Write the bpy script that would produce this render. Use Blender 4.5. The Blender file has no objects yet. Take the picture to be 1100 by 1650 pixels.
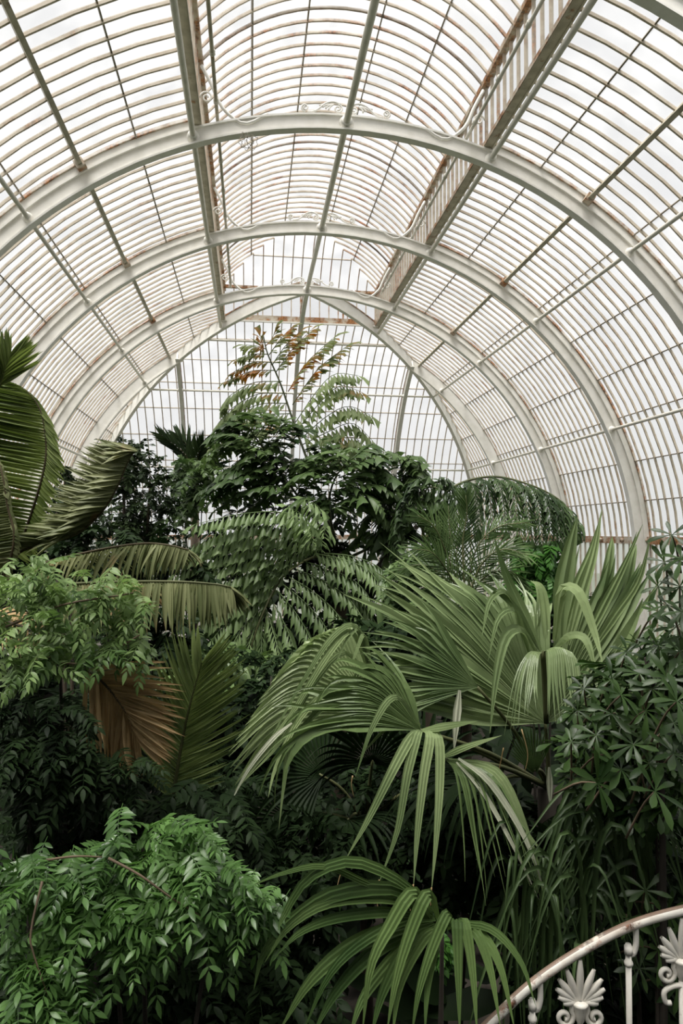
import bpy, math, random
from mathutils import Vector, Matrix
random.seed(7)
V = Vector
PI = math.pi
S = bpy.context.scene
COL = S.collection

# ------------------------------------------------------------------ camera
CAM = V((0, 0, 4.2))
YAW, PITCH, FPX = math.radians(7.61), math.radians(1.67), 1100.0
FWD = V((math.sin(YAW)*math.cos(PITCH), math.cos(YAW)*math.cos(PITCH), math.sin(PITCH)))
RGT = V((math.cos(YAW), -math.sin(YAW), 0))
UPV = RGT.cross(FWD)
cam = bpy.data.cameras.new('camera')
cam.sensor_fit = 'VERTICAL'; cam.sensor_height = 36; cam.sensor_width = 24; cam.lens = 24
camo = bpy.data.objects.new('camera', cam); COL.objects.link(camo)
camo.location = CAM
camo.rotation_euler = Matrix((RGT, UPV, -FWD)).transposed().to_euler()
S.camera = camo

# ------------------------------------------------------------------ world, sun, exposure
SKY = 0.90
w = bpy.data.worlds.new('overcast_sky'); S.world = w; w.use_nodes = True
nt = w.node_tree; nt.nodes.clear()
wo = nt.nodes.new('ShaderNodeOutputWorld'); bg = nt.nodes.new('ShaderNodeBackground')
tc = nt.nodes.new('ShaderNodeTexCoord'); sp = nt.nodes.new('ShaderNodeSeparateXYZ'); rp = nt.nodes.new('ShaderNodeValToRGB')
nt.links.new(tc.outputs['Generated'], sp.inputs[0]); nt.links.new(sp.outputs[2], rp.inputs[0])
e = rp.color_ramp.elements
e[0].position = 0.0; e[0].color = (0.90, 0.905, 0.90, 1)
e[1].position = 0.16; e[1].color = (0.97, 0.97, 0.975, 1)
e2 = rp.color_ramp.elements.new(0.9); e2.color = (1.0, 1.0, 1.0, 1)
nt.links.new(rp.outputs[0], bg.inputs[0]); bg.inputs[1].default_value = SKY
nt.links.new(bg.outputs[0], wo.inputs[0])
sl = bpy.data.lights.new('veiled_sun', 'SUN'); sl.energy = 7.0; sl.angle = math.radians(35); sl.color = (1, 0.97, 0.92)
so = bpy.data.objects.new('veiled_sun', sl); COL.objects.link(so)
so.rotation_euler = V((0.20, 0.26, -0.94)).to_track_quat('-Z', 'Y').to_euler(); so.location = (-6, -8, 20)
S.view_settings.view_transform = 'Standard'; S.view_settings.look = 'None'
S.view_settings.gamma = 1.0; S.view_settings.exposure = 0.0; S.view_settings.use_curve_mapping = False

# ------------------------------------------------------------------ helpers
def P(px, py, d):
    return CAM + (FWD + RGT*((px-550)/FPX) + UPV*((825-py)/FPX))*d

def cat(pts, n):
    """Catmull-Rom through pts -> n+1 points"""
    pts = [V(p) for p in pts]
    if len(pts) == 2:
        return [pts[0].lerp(pts[1], i/n) for i in range(n+1)]
    q = [pts[0]*2-pts[1]] + pts + [pts[-1]*2-pts[-2]]
    out = []; m = len(pts)-1
    for i in range(n+1):
        t = i/n*m; k = min(int(t), m-1); u = t-k
        a, b, c, d = q[k], q[k+1], q[k+2], q[k+3]
        out.append(0.5*((2*b)+(c-a)*u+(2*a-5*b+4*c-d)*u*u+(3*b-a-3*c+d)*u*u*u))
    return out

def pp(l, n=10):
    return cat([P(*a) for a in l], n)

def nz(v):
    return v.normalized() if v.length > 1e-9 else V((0, 0, 1))

def orth(v, a):
    return nz(v - a*v.dot(a))

DOWN = V((0, 0, -1))
UP = V((0, 0, 1))
def rv(s=1.0):
    return V((random.uniform(-s, s), random.uniform(-s, s), random.uniform(-s, s)))

class MB:
    def __init__(self): self.v = []; self.f = []
    def grid(self, rows, close=False):
        b = len(self.v); m = len(rows[0])
        for r in rows: self.v.extend(tuple(p) for p in r)
        for i in range(len(rows)-1):
            for j in range(m if close else m-1):
                j2 = (j+1) % m
                self.f.append((b+i*m+j, b+i*m+j2, b+(i+1)*m+j2, b+(i+1)*m+j))
    def sweep(self, pts, rad, lat, rect):
        """rectangular bar along pts; rect = (u0,u1,v0,v1) along rad and lat"""
        u0, u1, v0, v1 = rect; rows = []
        for p, r, l in zip(pts, rad, lat):
            rows.append([p+r*u0+l*v0, p+r*u1+l*v0, p+r*u1+l*v1, p+r*u0+l*v1])
        b = len(self.v); self.grid(rows, True)
        n = len(self.v)
        self.f.append((b, b+1, b+2, b+3)); self.f.append((n-1, n-2, n-3, n-4))
    def tube(self, pts, r, k=6, taper=None):
        rows = []; ref = None; n = len(pts)
        for i, p in enumerate(pts):
            t = nz(pts[min(i+1, n-1)]-pts[max(i-1, 0)])
            if ref is None: ref = V((0, 0, 1)) if abs(t.z) < 0.9 else V((1, 0, 0))
            ref = orth(ref, t); s = t.cross(ref)
            rr = r if taper is None else r+(taper-r)*i/(n-1)
            rows.append([p+(ref*math.cos(2*PI*j/k)+s*math.sin(2*PI*j/k))*rr for j in range(k)])
        b = len(self.v); self.grid(rows, True); m = len(self.v)
        self.f.append(tuple(range(b, b+k))[::-1]); self.f.append(tuple(range(m-k, m)))
    def box(self, c, s):
        c = V(c); x, y, z = s[0]/2, s[1]/2, s[2]/2; b = len(self.v)
        for i in (-1, 1):
            for j in (-1, 1):
                for k in (-1, 1): self.v.append((c.x+i*x, c.y+j*y, c.z+k*z))
        for q in ((0, 1, 3, 2), (4, 6, 7, 5), (0, 4, 5, 1), (2, 3, 7, 6), (0, 2, 6, 4), (1, 5, 7, 3)):
            self.f.append(tuple(b+i for i in q))
    def lathe(self, c, prof, ax=UP, k=12):
        ax = nz(V(ax)); ref = orth(V((0.3, 1, 0.2)), ax); s = ax.cross(ref); c = V(c)
        self.grid([[c+ax*h+(ref*math.cos(2*PI*j/k)+s*math.sin(2*PI*j/k))*r for j in range(k)] for r, h in prof], True)
    def ribbon(self, pts, lats, nrm, wf, fold=0.25, across=1):
        """leaf blade: across folds between the two edges (V or pleats)"""
        n = len(pts)-1; rows = []; m = 2*across
        for i, p in enumerate(pts):
            wd = wf(i/n); row = []
            for j in range(m+1):
                x = -1+2*j/m
                h = fold*wd/across*(1 if (j % 2 == 0) else -1)
                row.append(p+lats[i]*(x*wd)+nrm[i]*h)
            rows.append(row)
        self.grid(rows)
    def leaf(self, base, d, nrm, L, W, shape='ovate', bend=0.15, fold=0.22):
        d = nz(d); nrm = orth(nrm, d); s = d.cross(nrm)
        if shape == 'fish':
            prof = [(0, 0.04), (0.45, 0.55), (0.8, 1.0)]
            b = len(self.v); c = lambda u, v, h: tuple(base+d*(u*L)+s*(v*W)+nrm*(h*L))
            k = random.uniform(0.75, 1.05)
            self.v += [c(0, 0, 0), c(.5, -.42, -.05), c(.82, -.78*k, -.15), c(.86, -.25, -.1), c(1.0, .15, -.14), c(1.12, .62, -.3), c(.6, .42, -.08), c(.5, 0, .05)]
            for q in ((0, 1, 7), (1, 2, 3, 7), (7, 3, 4), (7, 4, 5, 6), (0, 7, 6)): self.f.append(tuple(b+i for i in q))
            return
        if shape == 'ovate': ts = [(0, .06), (.18, .62), (.42, 1), (.72, .72), (1, .02)]
        elif shape == 'obov': ts = [(0, .08), (.3, .45), (.62, .95), (.84, .85), (1, .06)]
        elif shape == 'lance': ts = [(0, .1), (.2, .8), (.45, 1), (.75, .62), (1, .02)]
        else: ts = [(0, .1), (.5, 1), (1, .02)]
        rows = []
        for t, wd in ts:
            p = base+d*(t*L)-nrm*(bend*L*t*t)
            h = fold*wd*W
            rows.append([p-s*(wd*W)+nrm*h, p-nrm*0, p+s*(wd*W)+nrm*h])
        self.grid(rows)
    def mesh(self, name, mat, smooth=True):
        me = bpy.data.meshes.new(name)
        me.from_pydata(self.v, [], self.f)
        me.materials.append(mat)
        if smooth: me.polygons.foreach_set('use_smooth', [True]*len(me.polygons))
        me.update()
        return me

def ob(name, data, parent=None, M=None):
    o = bpy.data.objects.new(name, data); COL.objects.link(o)
    if parent is not None:
        o.parent = parent
        if 'base' in parent: o.matrix_parent_inverse = Matrix.Translation(-V(parent['base']))
    if M is not None: o.matrix_basis = M
    return o

def thing(name, label, category, base=(0, 0, 0), group=None, kind=None):
    o = bpy.data.objects.new(name, None); COL.objects.link(o)
    o.location = base; o['base'] = [float(x) for x in base]; o.empty_display_size = 0.2
    if kind != 'structure': o['label'] = label; o['category'] = category
    elif label: o['label'] = label
    if group: o['group'] = group
    if kind: o['kind'] = kind
    return o

def tag(o, label, category, group=None, kind=None):
    o['label'] = label; o['category'] = category
    if group: o['group'] = group
    if kind: o['kind'] = kind
    return o

def part(name, mb, mat, parent=None, smooth=True):
    return ob(name, mb.mesh(name, mat, smooth), parent)

def frame(loc, d, up, L=1.0, W=1.0, H=1.0):
    """local +X along d, +Z towards up"""
    d = nz(d); z = orth(V(up), d); y = z.cross(d)
    M = Matrix(((d.x*L, y.x*W, z.x*H, loc.x), (d.y*L, y.y*W, z.y*H, loc.y), (d.z*L, y.z*W, z.z*H, loc.z), (0, 0, 0, 1)))
    return M

# ------------------------------------------------------------------ materials
def newmat(name):
    m = bpy.data.materials.new(name); m.use_nodes = True
    m.node_tree.nodes.clear(); return m, m.node_tree.nodes, m.node_tree.links

def ramp(N, c0, c1, p0=0.3, p1=0.7):
    r = N.new('ShaderNodeValToRGB'); a = r.color_ramp.elements
    a[0].position = p0; a[0].color = (*c0, 1); a[1].position = p1; a[1].color = (*c1, 1)
    return r

def leafmat(name, c0, c1, rough=0.42, trans=0.25, scale=2.5, tip=None, k=0.70, spec=0.28):
    c0 = tuple(x*k*0.8 for x in c0); c1 = tuple(x*k for x in c1)
    m, N, L = newmat(name)
    out = N.new('ShaderNodeOutputMaterial'); pb = N.new('ShaderNodeBsdfPrincipled'); mx = N.new('ShaderNodeMixShader'); tr = N.new('ShaderNodeBsdfTranslucent')
    g = N.new('ShaderNodeNewGeometry'); no = N.new('ShaderNodeTexNoise'); no.inputs['Scale'].default_value = scale; no.inputs['Detail'].default_value = 3
    L.new(g.outputs['Position'], no.inputs['Vector'])
    oi = N.new('ShaderNodeObjectInfo'); ma = N.new('ShaderNodeMath'); ma.operation = 'MULTIPLY_ADD'
    ma.inputs[1].default_value = 0.30; L.new(oi.outputs['Random'], ma.inputs[0]); L.new(no.outputs[0], ma.inputs[2])
    r = ramp(N, c0, c1, 0.38, 0.86); L.new(ma.outputs[0], r.inputs[0])
    col = r.outputs[0]
    if tip:
        n2 = N.new('ShaderNodeTexNoise'); n2.inputs['Scale'].default_value = 3.0; n2.inputs['Detail'].default_value = 4
        L.new(g.outputs['Position'], n2.inputs['Vector'])
        r2 = ramp(N, (0, 0, 0), (1, 1, 1), tip[1], tip[1]+0.12); L.new(n2.outputs[0], r2.inputs[0])
        mc = N.new('ShaderNodeMix'); mc.data_type = 'RGBA'; L.new(r2.outputs[0], mc.inputs[0]); L.new(col, mc.inputs[6]); mc.inputs[7].default_value = (*tip[0], 1)
        col = mc.outputs[2]
    L.new(col, pb.inputs['Base Color']); pb.inputs['Roughness'].default_value = rough
    pb.inputs['Specular IOR Level'].default_value = spec
    hs = N.new('ShaderNodeHueSaturation'); hs.inputs['Saturation'].default_value = 1.15; hs.inputs['Value'].default_value = 1.3
    L.new(col, hs.inputs['Color']); L.new(hs.outputs[0], tr.inputs[0])
    mx.inputs[0].default_value = trans
    L.new(pb.outputs[0], mx.inputs[1]); L.new(tr.outputs[0], mx.inputs[2]); L.new(mx.outputs[0], out.inputs[0])
    return m

def iron(name, paint, paint2, rust=0.66, rscale=3.0, rough=0.5, rcol=(0.20, 0.085, 0.03), stretch=(1, 1, 1), width=0.09):
    m, N, L = newmat(name)
    out = N.new('ShaderNodeOutputMaterial'); pb = N.new('ShaderNodeBsdfPrincipled')
    g = N.new('ShaderNodeNewGeometry'); mp = N.new('ShaderNodeMapping'); mp.inputs['Scale'].default_value = stretch
    L.new(g.outputs['Position'], mp.inputs[0])
    n1 = N.new('ShaderNodeTexNoise'); n1.inputs['Scale'].default_value = 6; n1.inputs['Detail'].default_value = 4
    n2 = N.new('ShaderNodeTexNoise'); n2.inputs['Scale'].default_value = rscale; n2.inputs['Detail'].default_value = 7; n2.inputs['Roughness'].default_value = 0.65
    L.new(mp.outputs[0], n1.inputs[0]); L.new(mp.outputs[0], n2.inputs[0])
    r1 = ramp(N, paint2, paint, 0.3, 0.6); L.new(n1.outputs[0], r1.inputs[0])
    r2 = ramp(N, (0, 0, 0), (1, 1, 1), rust, rust+width); L.new(n2.outputs[0], r2.inputs[0])
    mc = N.new('ShaderNodeMix'); mc.data_type = 'RGBA'; L.new(r2.outputs[0], mc.inputs[0]); L.new(r1.outputs[0], mc.inputs[6])
    n3 = N.new('ShaderNodeTexNoise'); n3.inputs['Scale'].default_value = 25; L.new(g.outputs['Position'], n3.inputs[0])
    r3 = ramp(N, tuple(c*0.35 for c in rcol), tuple(min(1, c*1.8) for c in rcol), 0.35, 0.65); L.new(n3.outputs[0], r3.inputs[0]); L.new(r3.outputs[0], mc.inputs[7])
    L.new(mc.outputs[2], pb.inputs['Base Color']); pb.inputs['Roughness'].default_value = rough
    bp = N.new('ShaderNodeBump'); bp.inputs['Strength'].default_value = 0.25; bp.inputs['Distance'].default_value = 0.01
    L.new(n2.outputs[0], bp.inputs['Height']); L.new(bp.outputs[0], pb.inputs['Normal'])
    L.new(pb.outputs[0], out.inputs[0])
    return m

def glassmat(name, f0, f1, tint, scale=1.2):
    """pane: mostly clear, with a film of dirt and shading paint that scatters the light"""
    m, N, L = newmat(name)
    out = N.new('ShaderNodeOutputMaterial'); t = N.new('ShaderNodeBsdfTransparent'); t.inputs[0].default_value = (0.95, 0.955, 0.96, 1)
    s = N.new('ShaderNodeBsdfTranslucent'); s.inputs[0].default_value = (*tint, 1)
    g = N.new('ShaderNodeNewGeometry'); no = N.new('ShaderNodeTexNoise'); no.inputs['Scale'].default_value = scale; no.inputs['Detail'].default_value = 5
    L.new(g.outputs['Position'], no.inputs[0])
    mr = N.new('ShaderNodeMapRange'); mr.inputs[1].default_value = 0.35; mr.inputs[2].default_value = 0.7; mr.inputs[3].default_value = f0; mr.inputs[4].default_value = f1
    L.new(no.outputs[0], mr.inputs[0])
    mx = N.new('ShaderNodeMixShader'); L.new(mr.outputs[0], mx.inputs[0]); L.new(t.outputs[0], mx.inputs[1]); L.new(s.outputs[0], mx.inputs[2])
    gl = N.new('ShaderNodeBsdfGlossy'); gl.inputs['Roughness'].default_value = 0.15
    m2 = N.new('ShaderNodeMixShader'); m2.inputs[0].default_value = 0.04; L.new(mx.outputs[0], m2.inputs[1]); L.new(gl.outputs[0], m2.inputs[2])
    L.new(m2.outputs[0], out.inputs[0])
    return m

M_RIB = iron('white_rib_paint', (0.82, 0.80, 0.75), (0.74, 0.72, 0.66), 0.70, 2.5)
M_TUBE = iron('grey_tube_paint', (0.74, 0.71, 0.63), (0.64, 0.61, 0.53), 0.69, 4)
M_BAR = iron('glazing_bar_paint', (0.58, 0.51, 0.41), (0.44, 0.37, 0.28), 0.56, 2.2, rcol=(0.27, 0.13, 0.055), width=0.2)
M_BARL = iron('lantern_bar_paint', (0.60, 0.53, 0.43), (0.45, 0.37, 0.28), 0.50, 1.6, rcol=(0.30, 0.12, 0.05), width=0.2)
M_SAD = iron('saddle_bar_paint', (0.30, 0.26, 0.20), (0.20, 0.17, 0.13), 0.58, 5, rcol=(0.16, 0.08, 0.04))
M_BEAM = iron('dark_beam_paint', (0.50, 0.46, 0.36), (0.34, 0.30, 0.22), 0.60, 4, rcol=(0.22, 0.11, 0.04))
M_RUST = iron('rusty_iron', (0.55, 0.50, 0.42), (0.40, 0.30, 0.20), 0.44, 3.5, rcol=(0.26, 0.11, 0.035), width=0.14)
M_RAIL = iron('white_rail_paint', (0.87, 0.84, 0.76), (0.78, 0.74, 0.65), 0.68, 8, 0.4, rcol=(0.22, 0.08, 0.03))
M_RAILTOP = iron('worn_rail_paint', (0.87, 0.84, 0.76), (0.50, 0.40, 0.32), 0.53, 9, 0.45, rcol=(0.24, 0.10, 0.05))
M_RAILWORN = iron('hand_worn_rail', (0.26, 0.18, 0.13), (0.15, 0.095, 0.065), 0.55, 10, 0.5, rcol=(0.48, 0.42, 0.34))
M_GLASS = glassmat('whitewashed_glass', 0.05, 0.22, (0.93, 0.93, 0.92))
M_GLASSL = glassmat('lantern_glass', 0.05, 0.24, (0.93, 0.92, 0.91))
M_OPAL = glassmat('opal_wall_glass', 0.55, 0.85, (0.88, 0.88, 0.86))
M_SOIL = iron('dark_soil', (0.035, 0.028, 0.02), (0.018, 0.014, 0.010), 0.7, 5, 0.95)
M_STONE = iron('pale_stone', (0.55, 0.53, 0.48), (0.42, 0.40, 0.36), 0.75, 3, 0.9)

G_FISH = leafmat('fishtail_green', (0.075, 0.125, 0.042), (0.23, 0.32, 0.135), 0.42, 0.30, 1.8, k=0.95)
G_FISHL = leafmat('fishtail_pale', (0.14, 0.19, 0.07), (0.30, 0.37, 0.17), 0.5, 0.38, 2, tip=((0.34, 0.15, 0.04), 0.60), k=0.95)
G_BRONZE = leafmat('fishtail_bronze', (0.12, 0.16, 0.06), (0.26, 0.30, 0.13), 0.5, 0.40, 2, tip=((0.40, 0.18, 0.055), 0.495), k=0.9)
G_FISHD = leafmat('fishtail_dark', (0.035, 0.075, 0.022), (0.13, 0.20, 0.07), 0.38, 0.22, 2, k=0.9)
G_ARCH = leafmat('arching_frond_green', (0.022, 0.050, 0.016), (0.085, 0.140, 0.048), 0.4, 0.2, 2, k=0.75)
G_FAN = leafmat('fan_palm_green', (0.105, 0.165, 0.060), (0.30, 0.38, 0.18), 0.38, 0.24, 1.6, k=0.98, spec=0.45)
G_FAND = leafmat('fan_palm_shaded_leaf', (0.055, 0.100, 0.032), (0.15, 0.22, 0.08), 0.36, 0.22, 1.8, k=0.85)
G_PALM = leafmat('feather_palm_green', (0.085, 0.13, 0.03), (0.24, 0.30, 0.10), 0.4, 0.35, 2, k=1.0)
G_PALMY = leafmat('feather_palm_olive', (0.12, 0.15, 0.055), (0.32, 0.34, 0.17), 0.45, 0.28, 2, tip=((0.36, 0.23, 0.12), 0.56), k=0.95)
G_DRY = leafmat('dry_palm_leaf', (0.32, 0.21, 0.09), (0.66, 0.48, 0.25), 0.6, 0.25, 4, k=0.95)
G_YOUNG = leafmat('young_palm_green', (0.10, 0.15, 0.05), (0.26, 0.33, 0.12), 0.42, 0.25, 3, k=1.0)
G_STRAP = leafmat('strap_leaf_green', (0.055, 0.110, 0.030), (0.17, 0.26, 0.085), 0.36, 0.22, 2, k=0.9, spec=0.45)
G_BUSH = leafmat('bright_bush_green', (0.040, 0.100, 0.024), (0.15, 0.29, 0.080), 0.32, 0.28, 3, spec=0.5, k=0.95)
G_BUSHL = leafmat('pale_bush_green', (0.085, 0.160, 0.045), (0.25, 0.36, 0.13), 0.4, 0.3, 3, k=0.95)
G_WHORL = leafmat('whorl_shrub_green', (0.030, 0.075, 0.018), (0.090, 0.170, 0.045), 0.34, 0.22, 3, k=0.55)
G_DARK = leafmat('dark_tree_green', (0.020, 0.045, 0.014), (0.080, 0.130, 0.045), 0.5, 0.12, 2.5, spec=0.15, k=0.5)
G_UNDER = leafmat('understory_shade_green', (0.014, 0.032, 0.012), (0.050, 0.095, 0.032), 0.5, 0.12, 2.5, k=0.34, spec=0.08)  # leaf colour darkened to carry the deep shade of the understory
G_VIVID = leafmat('vivid_green', (0.035, 0.12, 0.018), (0.10, 0.26, 0.045), 0.42, 0.35, 3)
G_GRASS = leafmat('dark_grass_green', (0.030, 0.065, 0.018), (0.10, 0.17, 0.055), 0.5, 0.12, 3, k=0.6, spec=0.35)
M_BARK = iron('brown_bark', (0.10, 0.075, 0.05), (0.05, 0.038, 0.026), 0.75, 6, 0.9, stretch=(1, 1, 0.3))
M_DBARK = iron('dark_fibrous_bark', (0.035, 0.028, 0.02), (0.02, 0.016, 0.012), 0.8, 6, 0.95, stretch=(1, 1, 0.3))
M_TWIG = iron('tan_twig', (0.17, 0.12, 0.075), (0.09, 0.065, 0.04), 0.75, 8, 0.8)
M_STALK = leafmat('green_stalk', (0.08, 0.10, 0.035), (0.17, 0.18, 0.08), 0.5, 0.1, 4)
M_RACHIS = leafmat('brown_rachis', (0.07, 0.05, 0.025), (0.15, 0.12, 0.06), 0.5, 0.05, 4)

# ------------------------------------------------------------------ the glasshouse
X0, ZC = 1.5, 3.48                     # arch centre line
RG = 7.52                              # glazing radius
YR = [6.86, 10.67, 14.48, 18.29]       # full ribs
YH = 18.29                             # hub of the hipped end
YE = YH + RG
BAY = 3.81; NB = 14; STEP = BAY/NB
ROWS = [math.radians(a) for a in (18.2, 25.7, 33, 40.5, 48.5, 56.5, 64, 72, 79, 86)]
ZB = ZC + RG*math.cos(ROWS[-1])        # rusty beam level
def side_pt(s, r, a, y): return V((X0+s*r*math.sin(a), y, ZC+r*math.cos(a)))
def end_pt(r, a, dx): return V((X0+dx, YH+r*math.sin(a), ZC+r*math.cos(a)))
def groin(t): return math.asin(max(0.0, min(1.0, abs(t)/RG)))

fl = MB(); fl.box((X0, 11, -0.1), (2*RG+1.2, 34, 0.2)); o = part('floor', fl, M_SOIL, smooth=False); o['kind'] = 'structure'
og = MB()
for c, s in (((X0-37, 12, -0.16), (58, 110, 0.1)), ((X0+37, 12, -0.16), (58, 110, 0.1)), ((X0, 57, -0.16), (16, 58, 0.1))): og.box(c, s)
o = part('outdoor_ground', og, leafmat('lawn', (0.06, 0.09, 0.03), (0.10, 0.14, 0.05), 0.8, 0), smooth=False); o['kind'] = 'structure'

WN = [0]
def window(label):
    WN[0] += 1
    t = thing('window_%d' % WN[0], label, None, kind='structure'); return t

def cyl_window(win, pt, s0, s1, n, rows, R, clip, bmat, gmat, bars=True, barw=0.0145, bard=0.032, share=None):
    """panes, glazing bars and saddle bars of one bay of a curved roof. pt(r,a,s) -> point, clip(s)-> first angle"""
    st = (s1-s0)/n
    plain = all(clip(s0+i*st) <= rows[0]+1e-6 for i in range(n+1))
    cache = {}
    for i in range(n):
        a, b = s0+i*st, s0+(i+1)*st
        ca, cb = clip(a), clip(b)
        for k in range(len(rows)-1):
            lo, hi = rows[k], rows[k+1]
            la, lb = max(lo, ca), max(lo, cb)
            if la >= hi-1e-4 and lb >= hi-1e-4: continue
            la, lb = min(la, hi), min(lb, hi)
            key = k if (plain and share) else None
            if key is not None and (k in share):
                ob('pane', share[k][0], win, Matrix.Translation(pt(R, 0.5, a)-share[k][1])); continue
            m = MB(); q = []
            for f in (0, 0.5, 1):
                q.append([pt(R, la+(hi-la)*f, a), pt(R, lb+(hi-lb)*f, b)])
            m.grid(q); me = m.mesh('pane', gmat)
            ob('pane', me, win)
            if key is not None: share[k] = (me, pt(R, 0.5, a))
    if bars:
        bme = None
        for i in range(n+1):
            s = s0+i*st
            a0, a1 = max(rows[0], clip(s)), rows[-1]
            if a1-a0 < 0.03: continue
            if plain and share and 'bar' in share:
                ob('glazing_bar', share['bar'][0], win, Matrix.Translation(pt(R, 0.5, s)-share['bar'][1])); continue
            m = MB(); k = max(3, int((a1-a0)*12))
            an = [a0+(a1-a0)*j/k for j in range(k+1)]
            pts = [pt(R, x, s) for x in an]; rad = [nz(pt(R+1, x, s)-pt(R, x, s)) for x in an]
            lat = [nz(pt(R, x, s+0.1)-pt(R, x, s)) for x in an]
            m.sweep(pts, rad, lat, (-bard, 0.012, -barw, barw)); me = m.mesh('glazing_bar', bmat, False)
            ob('glazing_bar', me, win)
            if plain and share is not None: share['bar'] = (me, pt(R, 0.5, s))
    for k in range(1, len(rows)-1):
        a = rows[k]; ss = [s0+i*st for i in range(n+1) if clip(s0+i*st) <= a+0.01]
        if len(ss) < 2: continue
        m = MB(); p0, p1 = pt(R, a, ss[0]), pt(R, a, ss[-1])
        rad = nz(pt(R+1, a, ss[0])-pt(R, a, ss[0])); tan = nz(pt(R, a+0.01, ss[0])-pt(R, a, ss[0]))
        m.sweep([p0, p1], [rad, rad], [tan, tan], (-0.02, 0.02, -0.011, 0.011))
        part('saddle_bar', m, M_SAD, win, False)

def clip_main(y): return ROWS[0] if y <= YH else max(ROWS[0], groin(y-YH))
SIDE = {-1: {}, 1: {}}
for s, nm in ((-1, 'left'), (1, 'right')):
    pt = lambda r, a, y, s=s: side_pt(s, r, a, y)
    for i in range(len(YR)-1):
        win = window('curved %s roof glazing of the %s bay' % (nm, ('nearest', 'middle', 'far')[i]))
        cyl_window(win, pt, YR[i], YR[i+1], NB, ROWS, RG, clip_main, M_BAR, M_GLASS, share=SIDE[s])
    win = window('curved %s roof glazing beside the hipped end' % nm)
    cyl_window(win, pt, YH, YH+2*BAY-0.27, NB*2-1, ROWS, RG, clip_main, M_BAR, M_GLASS)
win = window('curved glazing of the hipped end wall')
cyl_window(win, lambda r, a, dx: end_pt(r, a, dx), -RG+0.18, RG-0.18, 52, ROWS, RG, lambda dx: max(ROWS[0], groin(dx)), M_BAR, M_GLASS, barw=0.014)

# lantern
RL, AL = 3.0, math.asin(2.3/3.0); ZS = CAM.z+7.38; ZL = ZS-RL*math.cos(AL)
LROW = [-AL, -math.asin(1.5/RL), -math.asin(.6/RL), math.asin(.6/RL), math.asin(1.5/RL), AL]
LS = {}
ptl = lambda r, a, y: V((X0+r*math.sin(a), y, ZL+r*math.cos(a)))
for i in range(len(YR)-1):
    win = window('barrel lantern glazing of the %s bay' % ('nearest', 'middle', 'far')[i])
    cyl_window(win, ptl, YR[i], YR[i+1], NB, LROW, RL, lambda y: -AL, M_BARL, M_GLASSL, share=LS)
HR = [0.0]+LROW[3:]
for s in (-1, 1):
    win = window('hip of the lantern, %s half' % ('left' if s < 0 else 'right'))
    cyl_window(win, lambda r, a, y, s=s: V((X0+s*r*math.sin(a), y, ZL+r*math.cos(a))), YH, YH+2.3, 8, HR, RL, lambda y: math.asin(min(1, max(0, (y-YH)/RL))), M_BARL, M_GLASSL)
win = window('end hip of the lantern')
cyl_window(win, lambda r, a, dx: V((X0+dx, YH+r*math.sin(a), ZL+r*math.cos(a))), -2.3, 2.3, 16, HR, RL, lambda dx: math.asin(abs(dx)/RL), M_BARL, M_GLASSL, barw=0.013)
# clerestory
ZP = ZC+RG*math.cos(ROWS[0])
def flat_window(win, org, du, n, st, z0, z1, gmat, bmat, bw=0.015):
    """upright glazing: n panes of width st along du"""
    pm = MB(); pm.grid([[org+V((0, 0, z0)), org+du*st+V((0, 0, z0))], [org+V((0, 0, z1)), org+du*st+V((0, 0, z1))]]); pme = pm.mesh('pane', gmat)
    bm = MB(); nn = du.cross(UP); c = org
    bm.sweep([c+V((0, 0, z0)), c+V((0, 0, z1))], [nn, nn], [du, du], (-0.025, 0.025, -bw, bw)); bme = bm.mesh('glazing_bar', bmat, False)
    for i in range(n): ob('pane', pme, win, Matrix.Translation(du*(st*i)))
    for i in range(n+1): ob('glazing_bar', bme, win, Matrix.Translation(du*(st*i)))
for s, nm in ((-1, 'left'), (1, 'right')):
    for i in range(len(YR)-1):
        win = window('upright clerestory panes on the %s of the %s bay' % (nm, ('nearest', 'middle', 'far')[i]))
        flat_window(win, V((X0+s*2.34, YR[i], 0)), V((0, 1, 0)), NB, STEP, ZP, ZS, M_GLASSL, M_BARL)
    win = window('upright clerestory panes on the %s of the lantern hip' % nm)
    flat_window(win, V((X0+s*2.34, YH, 0)), V((0, 1, 0)), 8, 2.3/8, ZP, ZS, M_GLASSL, M_BARL)
win = window('upright clerestory panes across the lantern end')
flat_window(win, V((X0-2.3, YH+2.32, 0)), V((1, 0, 0)), 16, 4.6/16, ZP, ZS, M_GLASSL, M_BARL)
# lower side walls
for s, nm in ((-1, 'left'), (1, 'right')):
    xs = X0+s*RG*math.sin(ROWS[-1])
    for i in range(len(YR)):
        y0 = YR[i]; n = NB if i < 3 else 26
        if s < 0 and i < 2: n = NB
        win = window('upright %s wall panes under the beam, stretch %s' % (nm, ('nearest', 'second', 'third', 'last')[i]))
        flat_window(win, V((xs, y0, 0)), V((0, 1, 0)), n, STEP, 1.0, ZB, M_OPAL, M_BAR, 0.02)
    pl = MB(); pl.box((xs, (YR[0]+YE)/2, 0.5), (0.45, YE-YR[0]+0.4, 1.0)); o = part('wall_%s' % nm, pl, M_STONE, smooth=False); o['kind'] = 'structure'
win = window('upright end wall panes under the beam')
flat_window(win, V((X0-RG+0.2, YE-0.02, 0)), V((1, 0, 0)), 52, (2*RG-0.4)/52, 1.0, ZB, M_OPAL, M_BAR, 0.02)
pl = MB(); pl.box((X0, YE, 0.5), (2*RG, 0.45, 1.0)); o = part('wall_back', pl, M_STONE, smooth=False); o['kind'] = 'structure'

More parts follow.
